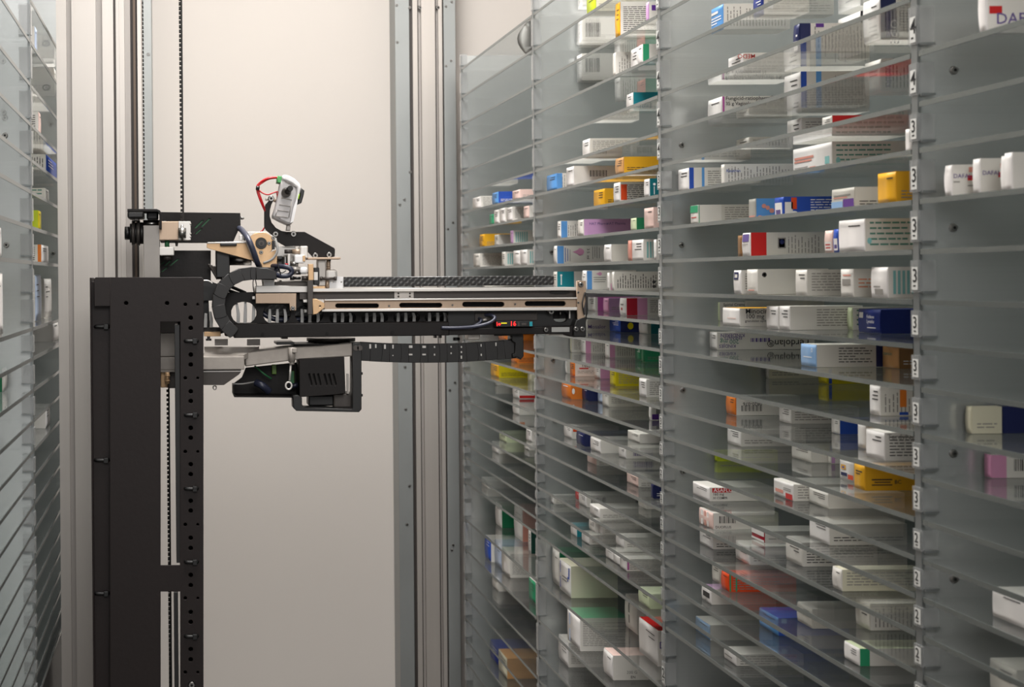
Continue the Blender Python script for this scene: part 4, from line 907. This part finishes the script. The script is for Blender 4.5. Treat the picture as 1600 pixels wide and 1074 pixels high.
B('C',9,6,1045,1190,228,411,'W','g:1450','g',marks=((1155,335,1180,370,'card_h','o'),),inset=.006)
B('C',10,6,457,498,495,628,'W','w:535','t',marks=())
B('C',10,6,530,590,507,648,'w','g:805','',marks=((612,525,638,552,'print_dark','o'),(618,531,632,546,'card_g','o')),desc='plain grey-white carton with a round arrow mark')
B('C',10,6,803,867,510,656,'w','g:1055','t')
B('C',10,6,1055,1127,500,657,'w','g:1225','o')
B('C',10,6,1227,1320,495,668,'W','w:1470','s',desc='white carton with teal stripes at the bay edge')
B('C',11,6,517,530,680,792,'g','g:960','T')
B('C',11,6,358,393,690,795,'f','w:520','',(('Spirial Creme',412,712,19,'d'),))
B('C',11,6,395,490,725,825,'W','w:640','',(('Minocin',518,755,34,'d'),('100 mg',518,782,30,'d'),('granulaten ophtalm.',516,802,16,'d')))
B('C',11,6,640,705,715,841,'W','w:720')
B('C',11,6,708,770,710,843,'W','w:1105','tl',inset=.028)
B('C',11,6,1103,1120,720,846,'f','w:1160','g')
B('C',11,6,1155,1280,733,867,'B','B:1440','',(),desc='royal blue carton with a round white mark')
B('C',12,6,290,362,860,957,'W','w:905','',(('KINDEREN',515,868,24,'P',1),('ENFANTS',500,884,20,'P',1),('200 mg',482,900,30,'e',1),('KINDJES',465,928,22,'P',1),('Perdolan®',875,905,46,'d',1)),marks=((548,893,552,915,'print_purple'),(556,893,564,915,'print_purple'),(568,893,571,915,'print_purple'),(576,893,586,915,'print_purple'),(590,893,593,915,'print_purple'),(598,893,610,915,'print_purple'),(614,893,618,915,'print_purple'),(622,893,632,915,'print_purple'),(636,893,640,915,'print_purple'),(645,893,656,915,'print_purple')))
B('C',12,6,832,918,930,1055,'u','g:1250,n:1290','tl')
B('C',12,6,1282,1380,945,1064,'a','A:1460','T',())
B('C',13,7,592,650,60,148,'w','x:890','T')
B('C',13,7,930,980,90,182,'Y','Y:1215','',marks=((958,100,975,182,'card_b'),))
B('C',13,7,1217,1275,195,360,'W','w:1460','v',marks=((1383,215,1420,312,'card_o'),(1380,340,1430,358,'card_b')),desc='white carton with an orange block and blue corner')
B('C',14,7,415,468,252,357,'o','w:710','',(('0820-076',612,285,24,'d',1),),marks=tuple((496+7*q,302,496+7*q+(2 if q%3 else 4.5),335,'print_dark') for q in range(17)))
B('C',14,7,710,775,312,405,'W','w:1000','t')
B('C',14,7,1002,1048,378,463,'W','b:1145','')
B('C',14,7,1150,1195,405,545,'W','w:1230')
B('C',14,7,1197,1300,455,612,'W','w:1460','t',(('TardyNeron',1312,492,36,'g'),))
B('C',15,7,420,495,440,532,'W','w:730','T')
B('C',15,7,780,890,545,622,'w','w:985','')
B('C',15,7,895,1000,560,628,'w','w:1100','',marks=((980,590,1000,628,'card_v'),))
B('C',15,7,1050,1128,615,735,'W','w:1180','',marks=())
B('C',15,7,1130,1190,640,780,'y','y:1460','',(('BC',1352,742,26,'d'),),marks=((1225,715,1340,722,'print_dark'),(1240,730,1330,736,'print_dark'),(1225,745,1340,751,'print_dark')))
B('C',16,7,322,362,555,615,'l','l:565','T')
B('C',16,7,680,790,745,838,'W','w:870','t',marks=())
B('C',16,7,877,985,795,880,'w','w:1200','')
B('C',17,7,227,320,762,838,'W','w:570','',(('ASAFLOW',340,787,26,'w'),('160 mg',335,806,18,'d'),('30 COMPR',335,826,15,'d')),marks=((333,765,440,790,'card_r'),))
B('C',17,8,880,990,165,283,'W','w:1290','T')
B('C',18,7,263,340,905,997,'i','w:560','',(('DUOPLUS',350,990,17,'d'),),marks=tuple((372+8*q,922,372+8*q+(3 if q%3 else 5.5),962,'print_dark') for q in range(12)))
B('C',18,8,557,628,205,270,'R','w:750','T')
B('C',19,8,265,338,225,305,'W','w:520','T')
B('C',19,8,750,840,265,402,'w','w:1000','t')
B('C',20,8,467,545,290,393,'W','w:680','T')
B('C',19,8,1010,1062,420,540,'w','x:1200','t')
B('C',21,8,388,430,445,545,'q','q:660','t',marks=((388,445,396,545,'card_e'),(422,445,430,545,'card_e')),desc='orange-red carton with thin green stripes')
B('C',21,8,335,378,400,500,'g','g:400','')
B('C',21,8,812,895,640,750,'g','g:1140','')
B('C',22,8,278,330,530,615,'W','w:420','')
B('C',22,8,600,705,690,790,'c','b:900','',marks=((660,695,720,720,'card_u'),))
B('C',22,8,1140,1220,610,760,'g','w:1400','v')
B('C',23,8,243,322,730,815,'u','w:440','')
B('C',23,8,402,470,895,958,'W','w:640','t')
B('C',23,8,1075,1160,862,960,'W','e:1215,w:1450','')
# right-edge bay
B('D',5,0,1536,1544,-40,52,'W','w:1640','',(('DAFALGAN',1556,38,21,'P'),),marks=((1546,10,1566,22,'card_r'),),L=.12)
B('D',7,0,1487,1489,258,307,'W','w:1531','',(('DAFALGAN',1489.5,279,8,'P'),),marks=((1514,262,1527,270,'card_s'),(1512,275,1528,283,'card_r'),(1490,284,1500,286,'print_grey'),(1512,290,1524,292,'print_grey')),L=.0205)
B('D',7,0,1523,1533,248,304,'W','w:1577','',(('DAFALGAN',1535,274,8,'P'),),marks=((1563,256,1576,264,'card_s'),(1560,270,1577,278,'card_r')),L=.0205)
B('D',7,0,1568,1578,243,300,'W','g:1640','')
B('D',8,0,1579,1584,325,385,'W','w:1640','')
B('D',11,0,1515,1519,630,672,'x','x:1566','T',L=.024)
B('D',11,0,1567,1568.5,634,676,'n','n:1598','',L=.03)
B('D',12,0,1546,1550,712,748,'p','p:1573,w:1640','b')
B('D',14,0,1552,1605,938,985,'W','w:1680','')
B('D',16,0,1548,1590,1035,1100,'g','g:1680','')
# middle bay
B('B',1,1,780,830,-45,62,'l','x:920','T')
B('B',2,1,690,755,100,255,'W','w:920','bT')
B('B',2,1,940,966,-10,190,'y','w:1110','t')
B('B',2,1,1112,1126,0,112,'v','w:1200','',marks=((1140,20,1165,50,'card_P'),))
B('B',3,1,690,750,300,450,'W','w:920','b')
B('B',3,1,925,942,270,405,'w','w:1025','v')
B('B',3,1,1026,1066,262,395,'W','w:1090','')
B('B',3,1,1068,1092,240,350,'W','e:1126,w:1180','')
B('B',4,1,935,966,430,560,'W','w:1060','v')
B('B',4,1,1060,1106,440,530,'s','e:1180','')
B('B',4,1,1003,1038,518,622,'W','t:1180','T')
B('B',5,1,755,796,775,880,'W','w:1012','t')
B('B',5,1,1022,1036,815,872,'W','w:1180','b')
B('B',6,1,555,612,965,1058,'c','w:660','v',marks=((612,965,640,1058,'card_c'),))
B('B',6,1,665,706,930,1042,'W','w:935','',marks=tuple((795+6*q,955,795+6*q+(2 if q%3 else 4),990,'print_dark') for q in range(16)))
B('B',6,1,940,986,870,965,'a','y:1175','T')
B('B',7,2,818,880,160,262,'y','y:930','T')
B('B',7,2,930,966,125,238,'W','w:1110','t',marks=((968,138,1002,225,'card_q'),))
B('B',7,2,1100,1130,105,208,'W','T:1180','',marks=((1148,130,1163,145,'print_white','o'),(1152,150,1157,195,'print_white')))
B('B',8,2,615,634,333,430,'W','w:730','v',marks=((634,335,668,430,'card_c'),))
B('B',8,2,730,762,330,422,'w','v:1025','',(('HAT Pharma',790,362,17,'P'),('HAT Pharma',888,362,17,'P')))
B('B',8,2,1025,1056,325,395,'f','E:1100','')
B('B',8,2,1100,1152,265,386,'i','i:1180','o')
B('B',9,2,595,612,473,575,'W','w:875','',(('3 5  ml',778,490,18,'d','V'),),marks=((612,475,648,575,'card_c'),(655,485,659,565,'print_blue'),(668,490,672,560,'print_blue'),(682,495,685,560,'print_grey'),(695,488,762,530,'card_p','d'),(808,480,812,550,'print_grey'),(820,480,824,540,'print_grey'),(832,480,836,545,'print_grey'),(845,485,849,545,'print_grey'),(798,566,875,574,'card_s')),desc='white and blue carton with a pink drop')
B('B',9,2,877,916,473,571,'W','g:1010','')
B('B',9,2,1010,1030,450,566,'s','s:1036','')
B('B',9,2,1032,1096,447,566,'W','w:1155','s')
B('B',9,2,1156,1168,445,560,'W','w:1180','')
B('B',10,2,592,612,615,712,'w','t:706,w:730','T',marks=((628,630,640,642,'print_white','o'),(631,642,637,690,'print_white')))
B('B',10,2,755,778,612,720,'W','w:895','',marks=((778,615,806,720,'card_c'),(826,622,862,642,'card_p','d'),(815,650,885,654,'print_grey'),(815,662,885,666,'print_grey'),(815,674,880,678,'print_grey')))
B('B',10,2,897,905,620,719,'W','w:928','',marks=((899,680,926,718,'card_p'),))
B('B',10,2,928,933,615,720,'w','g:1168','v',marks=((1143,665,1162,683,'print_dark','o'),(1143,690,1162,708,'print_dark','o')),inset=.012)
B('B',11,2,785,826,770,846,'W','w:838,m:870','')
B('B',11,2,872,901,775,856,'p','v:965','T')
B('B',11,2,965,1000,775,872,'W','R:1060,p:1116,w:1175','t',desc='white-ended carton with crimson and pink bands')
B('B',12,2,770,781,895,957,'w','g:905','',(('Mosalor',782,945,26,'P'),))
B('B',12,2,907,966,893,966,'b','n:1070','',marks=((1005,912,1038,950,'card_Y','o'),))
B('B',12,2,1072,1121,905,976,'W','w:1136,T:1180','',marks=())
B('B',13,3,652,692,95,180,'x','w:742','t')
B('B',13,3,745,771,110,190,'W','p:800,g:878','v')
B('B',13,3,880,906,130,213,'W','p:935,g:1050','v')
B('B',13,3,1050,1084,160,226,'E','e:1090','')
B('B',13,3,1084,1102,165,236,'E','e:1185','T')
B('B',14,3,610,665,225,300,'W','w:685','')
B('B',14,3,685,712,237,318,'o','w:820','T',(('Teejel',745,265,24,'d'),),marks=((735,270,786,277,'card_r'),))
B('B',14,3,822,853,255,331,'W','p:905','')
B('B',14,3,908,940,280,373,'Y','Y:1070','t')
B('B',14,3,1072,1112,335,436,'W','w:1185','t')
B('B',15,3,640,692,360,446,'o','o:745','',marks=((690,385,710,418,'print_white','o'),),desc='orange carton with a small white shield')
B('B',15,3,745,786,385,456,'n','n:840','')
B('B',15,3,840,866,405,466,'z','w:880','')
B('B',15,3,866,900,415,488,'w','g:1080','t')
B('B',15,3,1133,1142,485,562,'W','w:1180','b',marks=((1142,530,1180,560,'card_P'),))
B('B',16,3,1008,1076,640,692,'w','w:1180','')
B('B',17,3,652,696,600,668,'W','w:745','',marks=((700,612,745,628,'card_q'),))
B('B',17,3,722,766,640,711,'n','n:820','')
B('B',17,3,800,856,675,748,'W','w:950','')
B('B',17,3,958,998,720,779,'W','w:1135','B')
B('B',18,3,782,832,765,816,'i','w:940','T')
B('B',18,3,1003,1066,880,936,'i','w:1140','T')
B('B',18,3,1143,1152,925,1002,'n','n:1185','T')
B('B',19,3,1068,1110,1018,1062,'w','w:1180','')
B('B',20,3,557,592,985,1031,'W','w:645','T')
B('B',19,3,715,740,970,1015,'r','k:772','')
B('B',20,4,797,852,78,134,'W','w:992','T')
B('B',19,3,735,778,985,1050,'W','w:800','b')
B('B',21,4,690,722,175,236,'W','t:750','')
B('B',21,4,750,792,225,279,'W','w:846','t')
B('B',20,4,792,827,150,212,'w','w:850','')
B('B',21,4,827,864,180,224,'W','w:930','t')
B('B',21,4,943,987,240,298,'W','w:1052','T')
B('B',22,4,885,927,320,372,'W','w:940','')
B('B',22,4,930,965,350,397,'W','w:975','')
B('B',22,4,966,1002,360,428,'W','w:1086','t',marks=((990,362,1000,420,'card_m'),))
B('B',23,4,1070,1132,520,640,'f','f:1180','')
B('B',24,4,575,626,320,515,'w','E:640','',desc='tall white carton with a deep green top')
B('B',24,4,626,690,400,578,'W','x:932','',(),desc='large cream carton, blue swirl on end',marks=())
B('B',24,4,997,1064,600,786,'w','w:1080','')
B('B',24,4,1073,1178,760,962,'W','w:1260','',(('DAFA',1182,860,46,'P'),),desc='big white carton with a red top')
B('B',25,4,672,742,690,876,'W','w:876','t',desc='large white carton printed with small text')
B('B',25,4,875,926,900,1038,'W','w:1078','',(('200 G',1000,1002,20,'g'),('EN',1022,1028,18,'d')))
B('B',26,4,622,676,830,966,'W','w:745','t')
# far bay
B('A',6,2,140,186,185,252,'W','w:250','t')
B('A',6,2,250,284,168,236,'c','b:362','T')
B('A',6,2,362,406,160,212,'i','i:490','T')
B('A',7,2,233,259,292,350,'e','e:265','')
B('A',7,2,259,286,270,348,'W','w:292','t')
B('A',7,2,292,321,262,344,'W','w:328','t')
B('A',7,2,329,362,256,336,'W','w:425','t')
B('A',7,2,425,456,250,320,'i','w:490','')
B('A',8,2,180,207,400,472,'y','y:272','T')
B('A',8,2,262,284,405,466,'w','w:350','')
B('A',8,2,350,366,378,453,'v','w:490','s')
B('A',9,2,145,182,508,585,'w','w:300','t')
B('A',9,2,303,322,500,580,'w','w:366','s')
B('A',9,2,368,405,490,575,'W','w:410','t')
B('A',9,2,407,446,487,575,'W','w:490','s')
B('A',10,2,195,207,620,664,'w','w:490','')
B('A',12,3,285,342,66,118,'o','o:490','')
B('A',14,3,355,387,170,243,'o','o:490','T')
B('A',15,3,242,286,252,326,'y','Y:412','T')
B('A',16,3,240,276,322,368,'w','w:312','')
B('A',15,3,448,470,290,345,'x','x:490','')
B('A',16,3,365,400,380,443,'W','w:490','',marks=((400,425,490,440,'card_r'),))
B('A',17,3,365,400,475,534,'W','w:490','',marks=((400,482,430,496,'card_o'),))
B('A',19,3,440,470,618,686,'W','w:490','')
B('A',19,3,290,330,640,690,'f','f:380','')
B('A',20,3,248,286,700,752,'W','w:345','')
B('A',20,3,428,456,700,733,'W','w:490','')
B('A',22,3,190,226,903,946,'w','w:260','')
B('A',24,4,270,303,60,186,'W','E:373','',desc='upright white and deep green carton')
B('A',24,4,375,419,80,263,'W','s:490','')
B('A',24,4,452,466,200,330,'W','D:500','')
B('A',25,4,210,242,250,376,'b','w:262','')
B('A',25,4,262,301,280,411,'z','z:305','')
B('A',25,4,303,350,330,464,'w','w:432','t')
B('A',25,4,455,491,490,611,'e','w:520','')
B('A',26,4,250,284,470,541,'w','w:420','')
B('A',27,4,240,284,860,960,'B','B:300','')
B('A',27,4,285,332,850,1030,'x','a:360','')
# left racks (the far edge lies on the other side)
B('M',4,0,57.5,55.5,40,83,'z','w:46','',inset=.004)
B('M',5,0,87,84,104,150,'w','w:30','T',marks=((66,132,79,142,'print_dark','o'),(68.5,134,76.5,140,'card_w','o'),(71,135,74,139,'print_dark','o')),desc='white carton printed with a round emblem')
B('M',6,0,63,60,163,201,'i','w:40','t')
B('M',6,0,79,68,228,246,'c','w:40','v',inset=.02)
B('M',7,0,88,72,250,284,'b','w:40','v',inset=.01)
B('M',8,0,83,79,278,290,'i','i:40','')
B('M',8,0,75.5,70,289,312,'w','g:40','g',inset=.01)
B('M',9,0,64,59.5,329,360,'Y','l:40','')
B('M',9,0,75,64.5,382,411,'W','o:70,w:40','t',inset=.012)
B('M',11,0,64,55,430,503,'z','w:40','')
B('M',11,0,80,69,436,497,'W','w:60','')
B('M',11,0,90,82,435,489,'W','w:72','')
B('M',12,0,69,61,510,530,'W','w:40','')
B('M',14,0,77.5,71,634,670,'W','w:50','')
B('L',10,0,4,-2,430,530,'W','w:-60','',inset=.004)
B('L',9,0,1.5,-4,360,408,'W','w:-60','',inset=.004)
B('L',12,0,10.5,3.5,590,627,'w','E:-60','',inset=.03)
# what is printed on the ends facing the aisle, and coloured tops
deco('C',6,1155, et=(('Feldene',.42,.62,.17,'print_white'),('Lyotabs',.42,.42,.17,'print_white')), em=((.06,.62,.24,.86,'print_white'),(.42,.2,.8,.24,'print_white')))
deco('C',6,1282, et=(('tcarenin',.12,.6,.2,'print_green'),))
deco('C',6,832, et=(('D',.72,.66,.22,'print_white'),), em=((.2,.4,.75,.44,'print_white'),))
deco('C',6,685, em=((.1,.02,.85,.72,'card_W'),(.2,.08,.7,.36,'print_purple')))
deco('C',6,540, em=((.1,.1,.9,.18,'card_s'),))
deco('C',6,1005, em=((0,0,.5,.42,'card_u'),(.52,0,.98,.5,'card_P'),(.1,.66,.85,.72,'print_grey'),(.1,.56,.7,.61,'card_s')))
deco('C',6,967, em=((.1,.12,.9,.5,'card_W'),(.2,.2,.8,.26,'print_red'),(.2,.34,.8,.4,'print_red')))
deco('C',6,1013, em=((.2,.1,.9,.6,'card_W'),(.3,.18,.8,.34,'print_purple')))
deco('C',6,505, em=((.1,.62,.9,.94,'print_purple'),(.1,.5,.8,.53,'print_grey')))
deco('C',6,457, em=((.1,.6,.7,.92,'card_n'),(.22,.68,.56,.82,'card_g')))
deco('C',6,1055, em=((.15,.42,.8,.64,'print_grey'),(.2,.75,.8,.8,'card_s')))
deco('C',6,1227, em=((.25,.1,.75,.28,'print_grey'),(.2,.34,.6,.38,'print_grey')))
deco('C',6,530, em=((.15,.25,.8,.3,'card_g'),(.15,.14,.7,.18,'card_s')), top='x')
deco('C',6,395, em=((.3,.4,.8,.45,'card_i'),), top='y')
deco('C',6,215, em=((0,.62,.98,.98,'card_e'),(.15,.35,.8,.4,'print_red')))
deco('C',5,788, em=((.05,.6,.55,.68,'card_s'),(.05,.5,.5,.56,'card_s'),(.05,.18,.35,.24,'card_v'),(.45,.16,.6,.3,'card_s'),(.84,.3,.95,.55,'card_h'),(.05,.3,.4,.33,'print_grey')))
deco('C',5,330, em=((.05,.72,.6,.82,'card_W'),(.05,.55,.85,.59,'card_W'),(.05,.44,.85,.48,'card_W'),(.05,.33,.5,.37,'card_W')))
deco('C',5,758, em=((.1,.08,.75,.4,'card_W'),(.55,.55,.8,.62,'card_W')))
deco('C',7,1050, em=((.1,.5,.45,.72,'card_y'),(.2,.56,.35,.64,'card_b'),(.1,.2,.55,.36,'card_n'),(.6,.1,.98,.32,'card_q')))
deco('C',7,1130, em=((.2,.7,.8,.75,'print_dark'),(.2,.6,.6,.64,'print_dark')))
deco('C',7,680, em=((.1,.25,.5,.45,'card_s'),(.62,.02,.96,.36,'card_r'),(.5,.5,.9,.54,'print_grey'),(.5,.6,.9,.64,'print_grey')))
deco('C',7,263, em=((.15,.05,.3,.95,'card_W'),(.4,.05,.5,.95,'card_s'),(.6,.05,.7,.95,'card_W')))
deco('C',8,557, em=((0,.5,.98,.98,'card_W'),(0,.02,.98,.2,'card_W')))
deco('C',8,278, top='v', em=((.2,.35,.9,.7,'print_dark'),))
deco('C',8,402, em=((.1,.4,.7,.5,'print_grey'),))
deco('C',8,1075, top='f')
deco('B',4,575, top='E')
deco('B',4,626, em=((.3,.4,.7,.44,'print_grey'),(.3,.5,.8,.54,'print_grey'),(.82,.55,.92,.9,'card_b'),(.74,.45,.82,.6,'card_b'),(.1,.1,.14,.95,'card_b')))
deco('B',4,672, top='e', em=((.15,.05,.25,.9,'card_z'),))
deco('B',4,1073, top='r')
deco('B',4,997, em=((.3,.2,.42,.7,'print_grey'),(.33,.7,.39,.86,'print_dark')))
deco('B',4,875, top='i')
deco('B',3,640, em=((.2,.75,.7,.8,'print_white'),))
deco('B',2,965, em=((.2,.6,.7,.66,'print_grey'),(.3,.3,.5,.45,'card_r')))
deco('A',4,303, em=((.3,.1,.8,.5,'card_W'),))

# ------------------------------------------------------------------ put the cartons on their shelves
by = {}
for k in CARTONS: by.setdefault((k.bay, k.s), []).append(k)
rnd = random.Random(11)
seen = set()
for (bay, s), lst in by.items():
    lst.sort(key=lambda k: k.Yc)                      # nearest first
    y0, y1 = BAYS[bay][:2]
    for a, b in zip(lst, lst[1:]):                    # a is nearer than b: keep them apart along the aisle
        if a.L < .03 and abs(a.Yc - b.Yc) < .03: continue
        if a.Yf > b.Yc - .0015:
            a.Yf = b.Yc - .0015
            if a.Yf < a.Yc + .008: a.Yf = a.Yc + .008; b.Yc = a.Yf + .0015; b.Yf = max(b.Yf, b.Yc + .01)
    n = len(lst)
    for i, k in enumerate(lst):
        # order as the eye meets it in the photograph, left to right
        pos = n - i if k.sg > 0 else i + 1
        if k.desc: d = k.desc
        else:
            cs = [c for c, e in k.bands]; main = cs[-1]
            d = f'{NAME[main]} carton'
            extra = [NAME[c] for c in cs[:-1] if c != main] + [NAME[mk[4][5:]] for mk in k.marks if mk[4].startswith('card_') and mk[4][5:] != main]
            if extra: d += f', {extra[0]} band'
            elif k.end != main and NAME[k.end] != NAME[main]: d += f', {NAME[k.end]} end'
        place = f'alone on {ORD[k.s-VIS[bay][0]+1]} shelf' if n == 1 else f'{ORD[pos]} from left, {ORD[k.s-VIS[bay][0]+1]} shelf'
        lab = f'{d}, {place} of {BAYS[bay][4]}'
        import re
        if len(lab.split()) > 16: lab = lab.replace(' from left,', ' left,').replace(' carton,', ',', 1)
        build_carton(k, lab, rnd)
# a curled white paper tag hanging behind the divider, top of the far bay
bm = BM(); pr = []
for i in range(9):
    q = i/8; a = P(834, 32, 2.36).lerp(P(834, 86, 2.36), q); bulge = .018*math.sin(PI*q)
    pr.append([bm.verts.new(a + Vector((-.001, 0, 0))), bm.verts.new(a + Vector((-.010 - bulge*.5, .004, 0))), bm.verts.new(a + Vector((-.008 - bulge, .012, 0)))])
for r0, r1 in zip(pr, pr[1:]):
    for j in range(2): bm.faces.new((r0[j], r0[j+1], r1[j+1], r1[j])).smooth = True
bmesh.ops.solidify(bm, geom=bm.faces[:], thickness=.0004)
tag(new_mesh('paper_tag', bm, MATS['paper']), 'curled white paper tag sticking out at the top of the far bay', 'paper')
